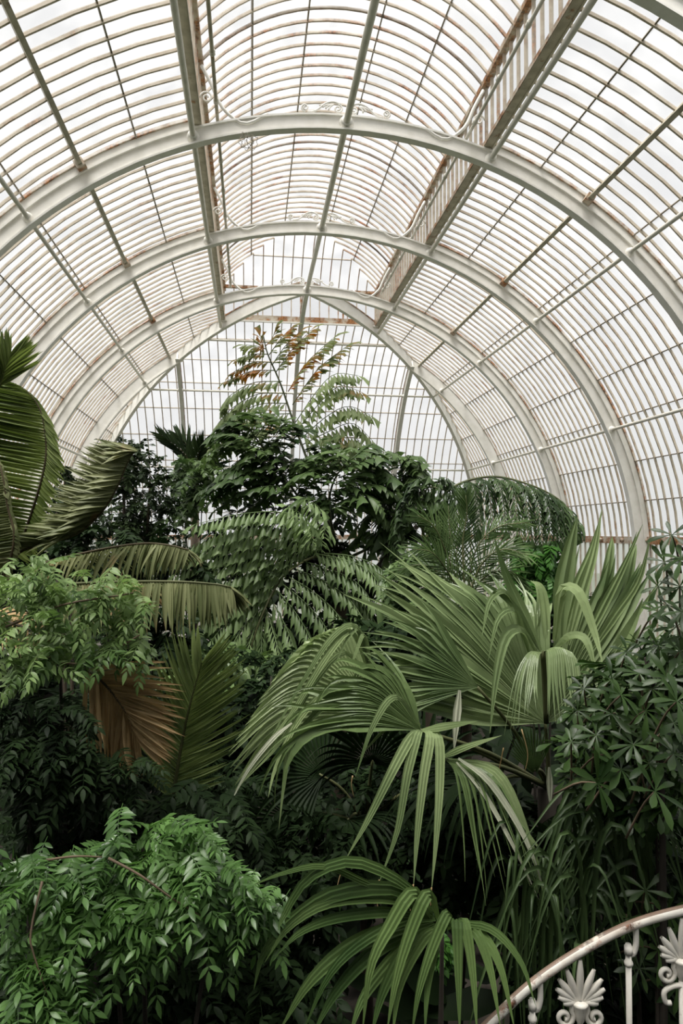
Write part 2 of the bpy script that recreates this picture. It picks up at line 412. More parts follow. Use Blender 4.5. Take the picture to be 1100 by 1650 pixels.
# ribs
def arc_ang(a0, a1, n): return [a0+(a1-a0)*i/n for i in range(n+1)]
def i_beam(t, pts, rad, lat, r_in, r_out, fw=0.075, web=0.022):
    m = MB(); m.sweep(pts, rad, lat, (r_in, r_out, -web, web)); part('web', m, M_RIB, t, False)
    m = MB(); m.sweep(pts, rad, lat, (r_in-0.02, r_in+0.008, -fw, fw)); part('inner_flange', m, M_RIB, t, False)
    m = MB(); m.sweep(pts, rad, lat, (r_out-0.03, r_out, -fw*0.75, fw*0.75)); part('outer_flange', m, M_RUST if fw < 0.07 else M_RIB, t, False)

def spiral(c, r0, turns, a0, ex, ez, n=18):
    return [c+(ex*math.cos(a0+2*PI*turns*i/n)+ez*math.sin(a0+2*PI*turns*i/n))*(r0*(1-0.8*i/n)) for i in range(n+1)]

def rib_path(y):
    an = arc_ang(-PI/2, PI/2, 60)
    pts = [V((X0-RG, y, 0.0)), V((X0-RG, y, 1.7))]+[side_pt(1, RG, a, y) for a in an]+[V((X0+RG, y, 1.7)), V((X0+RG, y, 0.0))]
    rad = [V((-1, 0, 0))]*2+[V((math.sin(a), 0, math.cos(a))) for a in an]+[V((1, 0, 0))]*2
    lat = [V((0, 1, 0))]*len(pts)
    return pts, rad, lat
RLAB = ['white iron arch rib just cutting the top right corner of the picture', 'largest white iron arch rib, the topmost one crossing the lantern',
        'white iron arch rib in the middle, second across the lantern', 'white iron arch rib furthest away, meeting the two diagonal ribs']
for k, y in enumerate(YR):
    t = thing('arch_rib', RLAB[k], 'arch rib', (X0, y, 0), 'white arch ribs of the vault')
    p, r, l = rib_path(y)
    i_beam(t, p, r, l, -0.36, -0.12)
    # side packing plate between rib and glazing
    for s in (-1, 1):
        an = arc_ang(ROWS[0], PI/2, 24)
        m = MB(); m.sweep([side_pt(s, RG, a, y) for a in an], [V((s*math.sin(a), 0, math.cos(a))) for a in an], [V((0, 1, 0))]*25, (-0.13, 0.03, -0.03, 0.03))
        part('glazing_seat', m, M_RIB, t, False)
        m = MB(); m.sweep([side_pt(s, RG, a, y) for a in an], [V((s*math.sin(a), 0, math.cos(a))) for a in an], [V((0, 1, 0))]*25, (-0.012, 0.034, -0.06, 0.06))
        part('rusty_edge', m, M_RUST, t, False)
        # curved bracket from rib to clerestory
        pts = cat([V((X0+s*1.25, y-0.03, side_pt(1, RG-0.11, math.asin(1.25/RG), y).z)), V((X0+s*1.62, y-0.03, ZP-0.02)), V((X0+s*1.95, y-0.03, ZP+0.2)), V((X0+s*2.12, y-0.03, ZP+0.55)), V((X0+s*2.28, y-0.03, ZP+0.85))], 14)
        m = MB(); m.tube(pts, 0.028, 6); part('curved_bracket', m, M_RIB, t)
        m = MB(); m.tube(spiral(V((X0+s*2.2, y-0.03, ZP+0.35)), 0.1, 1.5, 0, V((s, 0, 0)), UP), 0.015, 5); part('bracket_scroll', m, M_RIB, t)
        # fishplates on the web
        for a in (0.03, 0.55, 1.0, 1.25):
            m = MB(); c = side_pt(s, RG-0.235, a, y)
            m.lathe(c+V((0, -0.022, 0)), [(0.0001, -0.02), (0.075, -0.018), (0.08, 0)], (0, -1, 0), 14); o = part('joint_plate', m, M_RIB, t)
        # scrollwork over the crown
        m = MB(); zt = ZC+RG-0.10; ex = V((s, 0, 0)); yc = V((0, y, 0))
        c0 = V((X0+s*0.66, y, zt+0.06)); m.tube(spiral(c0, 0.065, 1.6, -PI/2, ex, UP), 0.016, 6)
        m.tube(cat([V((X0+s*0.62, y, zt-0.01)), V((X0+s*0.48, y, zt+0.03)), V((X0+s*0.34, y, zt+0.15)), V((X0+s*0.2, y, zt+0.19)), V((X0+s*0.08, y, zt+0.15))], 12), 0.018, 6)
        m.tube(spiral(V((X0+s*0.13, y, zt+0.08)), 0.075, 1.6, PI/2, ex, UP), 0.017, 6)
        for q in range(4):
            m.tube(cat([V((X0+s*0.2, y, zt+0.15)), V((X0+s*(0.26+0.035*q), y, zt+0.10+0.012*q)), V((X0+s*(0.28+0.05*q), y, zt+0.05+0.02*q))], 5), 0.012, 5, 0.018)
        part('scroll_crest', m, M_RIB, t)

def half_rib(label, pf, nf, lf, a0, down, group='half ribs of the hipped end'):
    an = arc_ang(a0, PI/2, 40); pts = [pf(a) for a in an]; rad = [nf(a) for a in an]; lat = [lf(a) for a in an]
    if down:
        b = pts[-1]; pts += [V((b.x, b.y, 1.7)), V((b.x, b.y, 0))]; rad += [rad[-1]]*2; lat += [lat[-1]]*2
    t = thing('half_rib', label, 'arch rib', (pts[-1].x, pts[-1].y, 0), group)
    i_beam(t, pts, rad, lat, -0.33, 0.03, 0.06)
    return t
for s, nm in ((-1, 'left'), (1, 'right')):
    half_rib('white diagonal groin rib curving down to the %s from the far crown' % nm,
             lambda a: V((X0+s*RG*math.sin(a), YH+RG*math.sin(a), ZC+RG*math.cos(a))),
             lambda a: nz(V((s*math.sin(a)*0.7, math.sin(a)*0.7, math.cos(a)))), lambda a: V((0.7071, -s*0.7071, 0)), 0.02, True, 'diagonal ribs of the hipped end')
    half_rib('short white side rib springing off the %s diagonal rib' % nm,
             lambda a: side_pt(s, RG, a, YH+BAY), lambda a: V((s*math.sin(a), 0, math.cos(a))), lambda a: V((0, 1, 0)), groin(BAY), True)
    half_rib('slim upright rib on the %s of the far end glazing' % nm,
             lambda a: end_pt(RG, a, s*BAY), lambda a: V((0, math.sin(a), math.cos(a))), lambda a: V((1, 0, 0)), groin(BAY), True)
half_rib('slim upright rib down the centre of the far end glazing', lambda a: end_pt(RG, a, 0), lambda a: V((0, math.sin(a), math.cos(a))), lambda a: V((1, 0, 0)), 0.02, True)

# tubes with collars at the ribs
def long_tube(name, label, p0, p1, r, ys, mat=M_TUBE, collar=True, group=None, axis='y'):
    t = thing(name, label, 'tube', (p0.x, p0.y, p0.z), group)
    m = MB(); m.tube([p0, p1], r, 10); part('tube', m, mat, t)
    if collar:
        for q in ys:
            f = (q-p0.y)/(p1.y-p0.y) if axis == 'y' else (q-p0.x)/(p1.x-p0.x)
            c = p0.lerp(p1, f); d = nz(p1-p0)
            m = MB()
            m.lathe(c-d*0.10, [(r*1.05, 0), (r*1.7, 0.012), (r*1.5, 0.03), (r*2.0, 0.05), (r*2.2, 0.075), (r*2.2, 0.125), (r*2.0, 0.15), (r*1.5, 0.17), (r*1.05, 0.2)], d, 12)
            part('collar', m, M_RIB, t)
    return t
RT = RG-0.25
long_tube('ridge_tube', 'grey iron tube running along the crown under the lantern', V((X0, YR[0]-0.5, ZC+RT)), V((X0, YH+0.1, ZC+RT)), 0.055, YR, group='tubes along the vault')
for s, nm in ((-1, 'left'), (1, 'right')):
    a = math.radians(19.3)
    long_tube('purlin_tube', 'pale iron tube beside the dark beam on the %s of the lantern' % nm, side_pt(s, RT, a, YR[0]-0.5), side_pt(s, RT, a, YH+2.3), 0.045, YR, group='tubes along the vault')
    for ang, wh in ((41.6, 'upper'), (65.3, 'lower')):
        a = math.radians(ang); ye = YH+RT*math.sin(a)
        long_tube('purlin_tube', 'thin grey iron tube tying the ribs, %s run on the %s slope' % (wh, nm), side_pt(s, RT, a, YR[0]-0.5), side_pt(s, RT, a, ye), 0.036, YR[:]+[YH+BAY], group='tubes along the vault')
    # clerestory hand tube
    t = long_tube('clerestory_tube', 'slim jointed tube along the %s clerestory' % nm, V((X0+s*2.04, YR[0]-0.5, ZP-0.02+0.14)), V((X0+s*2.04, YH, ZP+0.12)), 0.028, [], collar=False, group='tubes along the vault', mat=M_TUBE if s > 0 else M_BEAM)
    for i in range(len(YR)-1):
        for f in (0.08, 0.36, 0.64, 0.92):
            c = V((X0+s*2.04, YR[i]+BAY*f, ZP+0.13)); m = MB(); m.lathe(c-V((0, 0.05, 0)), [(0.03, 0), (0.045, 0.02), (0.038, 0.05), (0.045, 0.08), (0.03, 0.1)], (0, 1, 0), 8); part('joint_ring', m, M_TUBE, t)
    # clerestory sill beam and head beam
    yb = YH+2.3
    t = thing('clerestory_beam', 'heavy dark riveted beam under the %s clerestory' % nm, 'beam', (X0+s*2.3, YR[0], ZP), 'clerestory beams')
    m = MB(); m.box((X0+s*2.36, (YR[0]+yb)/2, ZP-0.09), (0.15, yb-YR[0]+0.6, 0.03)); part('bottom_plate', m, M_BEAM, t, False)
    m = MB(); m.box((X0+s*2.285, (YR[0]+yb)/2, ZP-0.06), (0.025, yb-YR[0]+0.6, 0.07)); part('inner_web', m, M_RUST if s > 0 else M_BEAM, t, False)
    m = MB(); m.box((X0+s*2.425, (YR[0]+yb)/2, ZP-0.07), (0.025, yb-YR[0]+0.6, 0.10)); part('outer_web', m, M_BEAM, t, False)
    t = thing('lantern_beam', 'rust streaked beam at the springing of the lantern, %s side' % nm, 'beam', (X0+s*2.3, YR[0], ZS), 'clerestory beams')
    m = MB(); m.box((X0+s*2.32, (YR[0]+yb)/2, ZS), (0.12, yb-YR[0]+0.6, 0.09)); part('beam', m, M_RUST, t, False)
    # dark purlin at 33 degrees
    a = ROWS[2]; p = side_pt(s, RG-0.03, a, 0); rad = V((s*math.sin(a), 0, math.cos(a))); tan = V((s*math.cos(a), 0, -math.sin(a)))
    t = thing('dark_purlin', 'stout dark purlin bar high on the %s slope' % nm, 'beam', (p.x, YR[0], p.z), 'dark purlins')
    ye = YH+RG*math.sin(a)
    for i in range(len(YR)):
        y0 = YR[i]+0.06 if i else YR[0]-0.5; y1 = YR[i+1]-0.06 if i < 3 else ye
        if i == 0: y0 = YR[0]+0.06
        m = MB(); m.sweep([V((p.x, y0, p.z)), V((p.x, y1, p.z))], [rad]*2, [tan]*2, (-0.07, 0.04, -0.035, 0.035)); part('bar', m, M_BEAM, t, False)
        m = MB(); m.sweep([V((p.x, y1-0.12, p.z)), V((p.x, y1, p.z))], [rad]*2, [tan]*2, (-0.10, 0.04, -0.07, 0.07)); part('end_shoe', m, M_RUST, t, False)
    # rusty wall beam
    xs = X0+s*(RG*math.sin(ROWS[-1])-0.03)
    t = thing('wall_beam', 'rust streaked gutter beam along the %s wall at rib foot level' % nm, 'beam', (xs, YR[0], ZB), 'rusty gutter beams')
    m = MB(); m.box((xs, (YR[0]+YE)/2, ZB), (0.10, YE-YR[0], 0.17)); part('beam', m, M_RUST, t, False)
    for i in range(18):
        m = MB(); m.tube([V((xs-s*0.05, YR[0]+0.6+i*1.0, ZB)), V((xs-s*0.11, YR[0]+0.6+i*1.0, ZB))], 0.05, 8); part('bolt', m, M_RUST, t)
t = thing('end_beam', 'orange rusted beam across the far end under the lantern', 'beam', (X0, YH+2.3, ZP), 'clerestory beams')
m = MB(); m.box((X0, YH+2.3, ZP+0.02), (4.75, 0.14, 0.16)); part('beam', m, M_RUST, t, False)
m = MB(); m.box((X0, YH+2.2, ZP-0.10), (4.75, 0.05, 0.05)); part('lower_lip', m, M_RIB, t, False)
for dx in (-1.3, 0, 1.3):
    m = MB(); m.box((X0+dx, YH+2.28, (ZP+ZS)/2), (0.05, 0.05, ZS-ZP)); part('post', m, M_RUST, t, False)
m = MB(); m.box((X0, YH+2.3, ZS), (4.7, 0.1, 0.08)); part('head', m, M_RUST, t, False)
for ang, wh in ((24.0, 'highest'), (41.6, 'middle'), (65.3, 'lowest')):
    a = math.radians(ang); hx = RT*math.sin(a)-0.1
    long_tube('end_tube', 'thin pale tube across the far end glazing, %s' % wh, end_pt(RT, a, -hx), end_pt(RT, a, hx), 0.033, [X0-BAY, X0, X0+BAY] if ang > 40 else [X0], group='tubes across the end', axis='x')
xs = YE-0.04
t = thing('wall_beam', 'rust streaked gutter beam across the far end wall', 'beam', (X0, xs, ZB), 'rusty gutter beams')
m = MB(); m.box((X0, xs, ZB), (2*RG, 0.1, 0.17)); part('beam', m, M_RUST, t, False)
# dark loop of cable hanging off the nearest big rib
m = MB()
for q in range(5):
    c = side_pt(-1, RG-0.50-0.03*(q % 3), math.radians(13.6-q*0.35), YR[1]-0.07)
    m.tube(cat([c+V((math.cos(2*PI*i/9+q)*(0.05+0.03*(i*q % 3)), 0.015*math.sin(i*2.1), math.sin(2*PI*i/9+q)*(0.06+0.04*((i+q) % 3)))) for i in range(10)], 30), 0.0045, 4)
tag(part('cable_loop', m, M_SAD), 'small tangle of thin cable hanging under the nearest big rib', 'cable')
# ------------------------------------------------------------------ plant builders
def lens(t): return max(0.02, math.sin(PI*min(1, 0.12+0.88*t)**0.85)) if t < 0.999 else 0.02
def strapw(t): return max(0.03, min(1, 0.35+2.2*t)*(1-max(0, (t-0.35)/0.65)**1.6))
LC = {}
def leaflet_mesh(mat, bend):
    k = (mat.name, round(bend, 1))
    if k not in LC:
        m = MB(); n = 7; pts = [V((t/n, 0, -bend*(t/n)**2)) for t in range(n+1)]
        m.ribbon(pts, [V((0, 1, 0))]*(n+1), [UP]*(n+1), lens, 0.02)
        LC[k] = m.mesh('leaflet', mat)
    return LC[k]

def at(pts, t):
    x = t*(len(pts)-1); k = min(int(x), len(pts)-2); return pts[k].lerp(pts[k+1], x-k), nz(pts[k+1]-pts[k])

def frond(palm, pts, n, ll, mat, up, ang=(70, 25), hang=0.2, width=0.02, sides=(-1, 1), rmat=None, t0=0.12, bend=0.25, r=0.012, jit=0.06, sidelen=(1, 1), fix=None):
    m = MB(); m.tube(pts, r, 6, r*0.3)
    f = part('frond', m, rmat or M_STALK, palm)
    for i in range(n):
        t = t0+(1-t0)*(i+0.5)/n
        p, T = at(pts, t); u = orth(V(up), T)
        for s in sides:
            sd = T.cross(u)*s
            a = math.radians(ang[0]+(ang[1]-ang[0])*t)+random.uniform(-jit, jit)
            L = ll*(0.45+0.75*math.sin(PI*(0.12+0.80*t)))*random.uniform(0.88, 1.08)*sidelen[0 if s < 0 else 1]
            d = nz(T*math.cos(a)+sd*math.sin(a)+DOWN*(hang*random.uniform(0.7, 1.3))+u*0.06)
            if fix is not None and fix[0 if s < 0 else 1] is not None: d = nz(fix[0 if s < 0 else 1]+T*(0.15+0.5*max(0, t-0.6))+rv(jit*1.5))
            b = max(0, bend+random.uniform(-0.1, 0.1))
            ob('leaflet', leaflet_mesh(mat, b), f, frame(p, d, u+sd*0.25+rv(0.12), L, width*random.uniform(0.85, 1.15), L))
    return f

def fish_pinna(parent, pts, n, ll, mat, hang=0.5, spread=0.7, fw=0.45, wide=0.42):
    m = MB(); m.tube(pts, 0.008, 4, 0.003)
    for i in range(n):
        t = (i+0.6)/n; p, T = at(pts, t); sd = T.cross(UP)
        if sd.length < 0.2: sd = RGT.copy()
        sd = nz(sd)
        for s in (-1, 1):
            sz = ll*(0.62+0.5*math.sin(PI*(0.1+0.8*t)))*random.uniform(0.82, 1.15)
            d = T*fw+sd*(s*spread)+DOWN*hang+rv(0.14)
            m.leaf(p, d, UP*(spread+0.2)+sd*(s*hang)-FWD*0.15+rv(0.2), sz, sz*wide, 'fish')
    p, T = at(pts, 0.999); m.leaf(p, T+DOWN*hang*0.4, UP-FWD*0.3, ll*1.1, ll*0.6, 'fish')
    return part('pinna', m, mat, parent)

def fish_frond(palm, main, pinnae, mat, ll, n=None, r=0.022, **kw):
    m = MB(); m.tube(main, r, 6, r*0.35); f = part('frond', m, M_STALK, palm)
    for q in pinnae:
        L = sum((q[i+1]-q[i]).length for i in range(len(q)-1))
        fish_pinna(f, q, n or max(5, int(L/(ll*0.34))), ll*random.uniform(0.92, 1.08), mat, **kw)
    return f

def fill(l, k=1):
    out = []
    for a, b in zip(l, l[1:]):
        out.append(a)
        if len(a) == len(b):
            for j in range(k): out.append([tuple(x+(y-x)*(j+1)/(k+1)+random.uniform(-4, 4) for x, y in zip(p, q)) for p, q in zip(a, b)])
    return out+[l[-1]]

def fan_keys(palm, base, keys, n, mat, fuse=0.5, wmax=0.05, jit=0.055, name='fan_leaf', fold=0.32, K=12, cut=0.24):
    """fan leaf whose rays follow a row of key curves, fused near the hub and free towards the tips"""
    kk = [pp(k, K) for k in keys]; rays = []
    for i in range(n):
        x = i/(n-1)*(len(kk)-1); a = min(int(x), len(kk)-2); u = x-a
        f = random.uniform(1-cut, 1.0); j = rv(jit)
        row = [kk[a][q].lerp(kk[a+1][q], u) for q in range(K+1)]
        row = [at(row, min(0.9999, q/K*f))[0]+j*max(0, q/K-fuse*0.7)**1.5*4 for q in range(K+1)]
        rays.append(row)
    m = MB()
    for i, r in enumerate(rays):
        lo, hi = rays[max(0, i-1)], rays[min(n-1, i+1)]; lats = []; nr = []; ws = []
        for q in range(K+1):
            dv = (hi[q]-lo[q]); T = nz(r[min(q+1, K)]-r[max(q-1, 0)])
            if q/K > fuse and lats: l = orth(lats[-1], T)
            else:
                l = orth(dv, T) if dv.length > 1e-5 else (orth(hi[3]-lo[3], T))
            lats.append(l); nr.append(nz(l.cross(T)))
            span = dv.length*(0.5 if 0 < i < n-1 else 1.0)*0.5*1.06
            ws.append(min(span, wmax))
        kf = int(fuse*K); wk = max(ws[kf], 0.008)
        for q in range(kf+1, K+1): ws[q] = wk*max(0.04, 1-((q-kf)/(K-kf))**1.3)
        ws[0] = max(ws[0], 0.004)
        m.ribbon(r, lats, nr, lambda t, ws=ws: ws[int(round(t*K))], fold)
    o = part(name, m, mat, palm, False); hub = rays[n//2][0]
    m = MB(); m.tube(cat([V(base), V(base).lerp(hub, 0.5)+UP*0.05, hub], 8), 0.018, 6, 0.01); part('petiole', m, M_STALK, o)
    return o

def fan_leaf(palm, hub, base, axis, nrm, R, n, spread, fuse=0.45, droop=1.0, t0=0.45, mat=None, wmul=1.0, cup=0.25, K=11, lenfall=0.3, gap=0, name='fan_leaf'):
    axis = nz(V(axis)); nrm = orth(V(nrm), axis); s = axis.cross(nrm); sp_ = math.radians(spread)
    f = None
    m = MB(); dth = 2*sp_/n
    for i in range(n):
        th = -sp_+dth*(i+0.5)
        if gap and abs(th) < gap: continue
        dr = nz(axis*math.cos(th)+s*math.sin(th)+nrm*(cup*abs(math.sin(th))))
        L = R*(1-lenfall*(abs(th)/sp_)**2)*random.uniform(0.88, 1.05)
        lat = nz(nrm.cross(dr)); p = hub+dr*0.02; pts = [p]; d = dr.copy()
        g = droop*random.uniform(0.75, 1.3); jl = lat*random.uniform(-0.10, 0.10)
        for k in range(K):
            t = (k+1)/K
            x = max(0, t-t0)/(1-t0)
            hor = 0.25+0.75*math.sqrt(max(0, 1-d.z*d.z))
            d = nz(d+(DOWN*(g*hor*(0.35+x)*1.2)+jl)*(x > 0)/K*3.0+DOWN*0.02*g)
            p = p+d*(L/K); pts.append(p)
        nl = []; 
        for k in range(K+1):
            T = nz(pts[min(k+1, K)]-pts[max(k-1, 0)]); nl.append(orth(lat.cross(T)*-1, T))
        wf = lambda t, L=L: wmul*(max(0.004, min(t, fuse)*L*dth*0.5)*(1 if t < fuse else max(0.03, 1-((t-fuse)/(1-fuse))**1.25)))
        m.ribbon(pts, [lat]*(K+1), nl, wf, 0.32)
    o = part(name, m, mat or G_FAN, palm, False)
    m = MB(); mid = V(base).lerp(hub, 0.55)+UP*0.06
    m.tube(cat([V(base), mid, hub+axis*0.03], 8), 0.018, 6, 0.009); part('petiole', m, M_STALK, o)
    return o

def strap(plant, pts, wd, mat, up=None, across=2, name='leaf', fold=0.42):
    m = MB(); n = len(pts)-1; lats = []; nr = []
    for i in range(n+1):
        T = nz(pts[min(i+1, n)]-pts[max(i-1, 0)]); u = up or (UP*0.8-FWD*0.7)
        l = nz(T.cross(V(u))); 
        if lats and l.dot(lats[-1]) < 0: l = -l
        lats.append(l); nr.append(nz(l.cross(T)))
    m.ribbon(pts, lats, nr, lambda t: wd*strapw(t), fold, across)
    return part(name, m, mat, plant, across < 2)

def spray_mesh(name, mat, n, L, W, shape='ovate', twig=1.0, spread=0.8, droop=0.25, pair=False, bend=0.2, stem=0.008):
    """a leafy twig of unit length along +X"""
    m = MB(); pts = cat([V((0, 0, 0)), V((0.5*twig, 0.02, 0.03)), V((twig, 0, -droop*twig))], 6)
    m.tube(pts, stem, 4, stem*0.4)
    for i in range(n):
        t = 0.08+0.92*(i+0.5)/n; p, T = at(pts, t)
        for s in ((-1, 1) if pair else (random.choice((-1, 1)),)):
            y = T.cross(UP); d = T*random.uniform(0.3, 0.7)+y*(s*spread)+UP*random.uniform(-0.35, 0.15)
            if not pair: d = d+rv(0.5)
            else: d = d+rv(0.12)
            sz = random.uniform(0.8, 1.15)*(0.75+0.35*math.sin(PI*t))
            m.leaf(p, d, UP+rv(0.25), L*sz, W*sz, shape, bend)
    p, T = at(pts, 0.999); m.leaf(p, T, UP, L, W, shape, bend)
    return m.mesh(name, mat)

def in_ell(e):
    a = random.uniform(0, 2*PI); r = math.sqrt(random.random())
    return e[0]+math.cos(a)*r*e[2], e[1]+math.sin(a)*r*e[3], e[4]+random.uniform(-1, 1)*(e[5] if len(e) > 5 else 0.3)

def cloud(name, label, category, ells, n, meshes, sc, group=None, pname='leafy_twig', out=0.8, droop=0.25, stems=3, bark=None, tocam=0.35, stemr=0.012, spread=0.55):
    """a shrub or small tree: stems from the ground, leafy pieces spread through its crown"""
    cx = sum(e[0] for e in ells)/len(ells); cy = sum(e[1] for e in ells)/len(ells); cd = sum(e[4] for e in ells)/len(ells)
    c = P(cx, cy, cd); base = V((c.x, c.y, 0))
    t = thing(name, label, category, base, group)
    wt = [e[2]*e[3] for e in ells]
    for k in range(stems):
        e = ells[k % len(ells)]; q = P(e[0]+random.uniform(-.4, .4)*e[2], e[1]-e[3]*0.2, e[4])
        m = MB(); b = base+V((random.uniform(-.2, .2), random.uniform(-.15, .15), 0))
        m.tube(cat([b, b.lerp(q, 0.5)+V((random.uniform(-.1, .1), 0, 0.15)), q], 10), stemr*1.8, 6, stemr*0.5); part('stem', m, bark or M_DBARK, t)
    for _ in range(n):
        e = random.choices(ells, wt)[0]; px, py, d = in_ell(e); p = P(px, py, d); ec = P(e[0], e[1]+e[3]*0.25, e[4]+0.3)
        dr = nz(p-ec)*out+rv(spread)+DOWN*droop-FWD*tocam
        s = sc*random.uniform(0.75, 1.25)
        ob(pname, random.choice(meshes), t, frame(p-nz(dr)*s*0.5, dr, UP*0.9-FWD*0.35+rv(0.35), s, s, s))
    return t

# ------------------------------------------------------------------ unseen foliage added behind, beside and above the viewpoint to darken the foreground
m = MB(); rr = random.Random(3)
for i in range(5200):
    k = rr.random()
    if k < 0.5: p = V((rr.uniform(-6, 9), rr.uniform(-3.6, -1.6), rr.uniform(0, 8.5)))
    elif k < 0.75: p = V((rr.uniform(-5.8, -4.0), rr.uniform(-3, 3.2), rr.uniform(0, 8)))
    else: p = V((rr.uniform(6.0, 8.6), rr.uniform(-3, 3.6), rr.uniform(0, 8)))
    m.leaf(p, V((rr.uniform(-1, 1), rr.uniform(-1, 1), rr.uniform(-1.2, .3))), V((rr.uniform(-.6, .6), rr.uniform(-.2, 1), .5)), rr.uniform(.5, .9), rr.uniform(.12, .22), 'ovate')
for i in range(560):
    p = V((rr.uniform(-4.8, 5.2), rr.uniform(-2.5, 2.2), rr.uniform(8.2, 9.6)))
    m.leaf(p, V((rr.uniform(-1, 1), rr.uniform(-1, 1), rr.uniform(-.5, .3))), V((rr.uniform(-.4, .4), rr.uniform(-.4, .4), 1)), rr.uniform(.4, .8), rr.uniform(.09, .16), 'ovate')
tag(part('unseen_shade_foliage', m, G_UNDER), 'unseen dark foliage added around and above the viewpoint to block light', 'foliage', kind='stuff')

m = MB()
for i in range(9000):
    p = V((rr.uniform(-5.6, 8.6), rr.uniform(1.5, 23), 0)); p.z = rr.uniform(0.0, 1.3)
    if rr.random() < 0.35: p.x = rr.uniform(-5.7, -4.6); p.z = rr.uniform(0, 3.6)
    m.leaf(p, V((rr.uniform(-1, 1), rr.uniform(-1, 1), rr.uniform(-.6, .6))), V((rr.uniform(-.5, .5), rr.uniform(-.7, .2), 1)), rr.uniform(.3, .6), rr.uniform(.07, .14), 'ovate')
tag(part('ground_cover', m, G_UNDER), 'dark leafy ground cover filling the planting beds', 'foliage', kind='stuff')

# ------------------------------------------------------------------ far plants
SP_DARK = [spray_mesh('leafy_twig', G_DARK, 20, 0.24, 0.065, 'ovate', 1, 0.7) for _ in range(3)]
SP_UNDER = [spray_mesh('leafy_twig', G_UNDER, 22, 0.26, 0.065, 'ovate', 1, 0.7) for _ in range(3)]
SP_UNDERP = [spray_mesh('compound_leaf', G_UNDER, 10, 0.24, 0.045, 'lance', 1, 0.9, 0.3, True) for _ in range(2)]
SP_MID = [spray_mesh('leafy_twig', G_FISHD, 18, 0.28, 0.085, 'ovate', 1, 0.7) for _ in range(3)]
SP_VIV = [spray_mesh('drooping_leaf', G_VIVID, 9, 0.34, 0.10, 'ovate', 1, 0.8, 0.5, True) for _ in range(2)]
SP_BUSH = [spray_mesh('compound_leaf', G_BUSH, 10, 0.25, 0.045, 'ovate', 1, 0.95, 0.28, True, 0.2) for _ in range(3)]
SP_BUSHL = [spray_mesh('compound_leaf', G_BUSHL, 8, 0.27, 0.05, 'lance', 1, 0.9, 0.3, True, 0.3) for _ in range(3)]

cloud('dense_tree', 'dark dense small-leaved tree behind the drooping left palm frond', 'tree', [(225, 790, 48, 80, 9.5, .6), (195, 745, 26, 40, 9.5, .4), (240, 860, 50, 60, 9.5, .5), (150, 850, 60, 35, 9.2, .5), (212, 722, 20, 14, 9.5, .3)], 250, SP_DARK, 0.34, bark=M_BARK, stemr=0.03)
cloud('dense_tree', 'small dark treetop at the left, just right of the big feather frond', 'tree', [(110, 775, 20, 32, 9.8, .3), (100, 835, 28, 40, 9.8, .4)], 70, SP_DARK, 0.30, bark=M_BARK, stemr=0.02)
cloud('leafy_shrub', 'broad leafy shrub under the dark tuft palm, left of the fishtail palm', 'shrub', [(300, 762, 28, 22, 11, .3), (330, 775, 36, 30, 10.6, .3), (300, 800, 22, 30, 10.8, .3)], 60, SP_MID, 0.42)
# dark tuft palm
tp = thing('tuft_palm', 'dark stiff feather palm tuft against the far glazing', 'palm', (P(312, 800, 12).x, P(312, 800, 12).y, 0))
m = MB(); m.tube([V(tp['base']), P(315, 785, 12)], 0.09, 8, 0.06); part('trunk', m, M_BARK, tp)
for a in [((315, 785, 12), (300, 735, 12), (258, 700, 11.9)), ((315, 785, 12), (305, 725, 12.1), (285, 700, 12.2)), ((315, 785, 12), (318, 740, 11.8), (328, 712, 11.6)), ((315, 785, 12), (340, 750, 12), (352, 745, 11.8)), ((315, 785, 12), (300, 770, 11.7), (285, 780, 11.4))]:
    frond(tp, pp(a, 10), 16, 0.36, G_DARK, -FWD, (40, 18), 0.02, 0.022, rmat=M_RACHIS, bend=0.1)

# ------------------------------------------------------------------ fishtail palm in the middle
cr = P(545, 890, 9.6)
ft = thing('fishtail_palm', 'tall fishtail palm in the middle with bronze-tipped upright frond', 'palm', (cr.x, cr.y, 0), 'fishtail palms')
m = MB(); m.tube(cat([V((cr.x, cr.y, 0)), V((cr.x+.05, cr.y, 2)), cr], 10), 0.13, 10, 0.09); part('trunk', m, M_BARK, ft)
m = MB(); m.tube(pp([(600, 925, 9.4), (640, 880, 9.5), (672, 848, 9.6)], 6), 0.05, 8, 0.035); part('trunk', m, M_BARK, ft)
# upright bronze frond
def z8(l, d0=10.2, d1=10.2): return pp([(360+x/4.23, 520+y/4.23, d0+(d1-d0)*i/(len(l)-1)) for i, (x, y) in enumerate(l)], 10)
main = pp([(545, 890, 9.6), (505, 770, 9.9), (473, 681, 10.1), (452, 619, 10.2), (431, 570, 10.2), (424, 540, 10.2)], 24)
LB = [[(270, 120), (262, 170), (250, 95)], [(290, 180), (230, 160), (150, 150)], [(300, 215), (200, 215), (95, 245)], [(320, 270), (200, 270), (70, 335)], [(345, 325), (190, 330), (25, 395)],
      [(285, 160), (330, 110), (350, 55)], [(310, 220), (390, 110), (450, 45)], [(330, 290), (420, 160), (520, 60)], [(355, 340), (470, 180), (595, 50)]]
fish_frond(ft, main, [z8(a) for a in LB], G_BRONZE, 0.165, hang=0.35, spread=0.3, fw=0.75, wide=0.30)
LL = [[(400, 400), (200, 410), (40, 500), (0, 560)], [(430, 480), (220, 490), (50, 590), (-40, 690)], [(440, 550), (250, 555), (60, 640), (-70, 770)], [(460, 620), (260, 630), (80, 690), (-80, 840)],
      [(470, 680), (330, 690), (180, 740), (60, 830)]]
fish_frond(ft, main[:12], [z8(a) for a in LL], G_FISHL, 0.19, hang=0.55, spread=0.35, fw=0.5, wide=0.30)
RB = [[(440, 470), (560, 280), (740, 110)], [(470, 560), (640, 320), (825, 170)]]
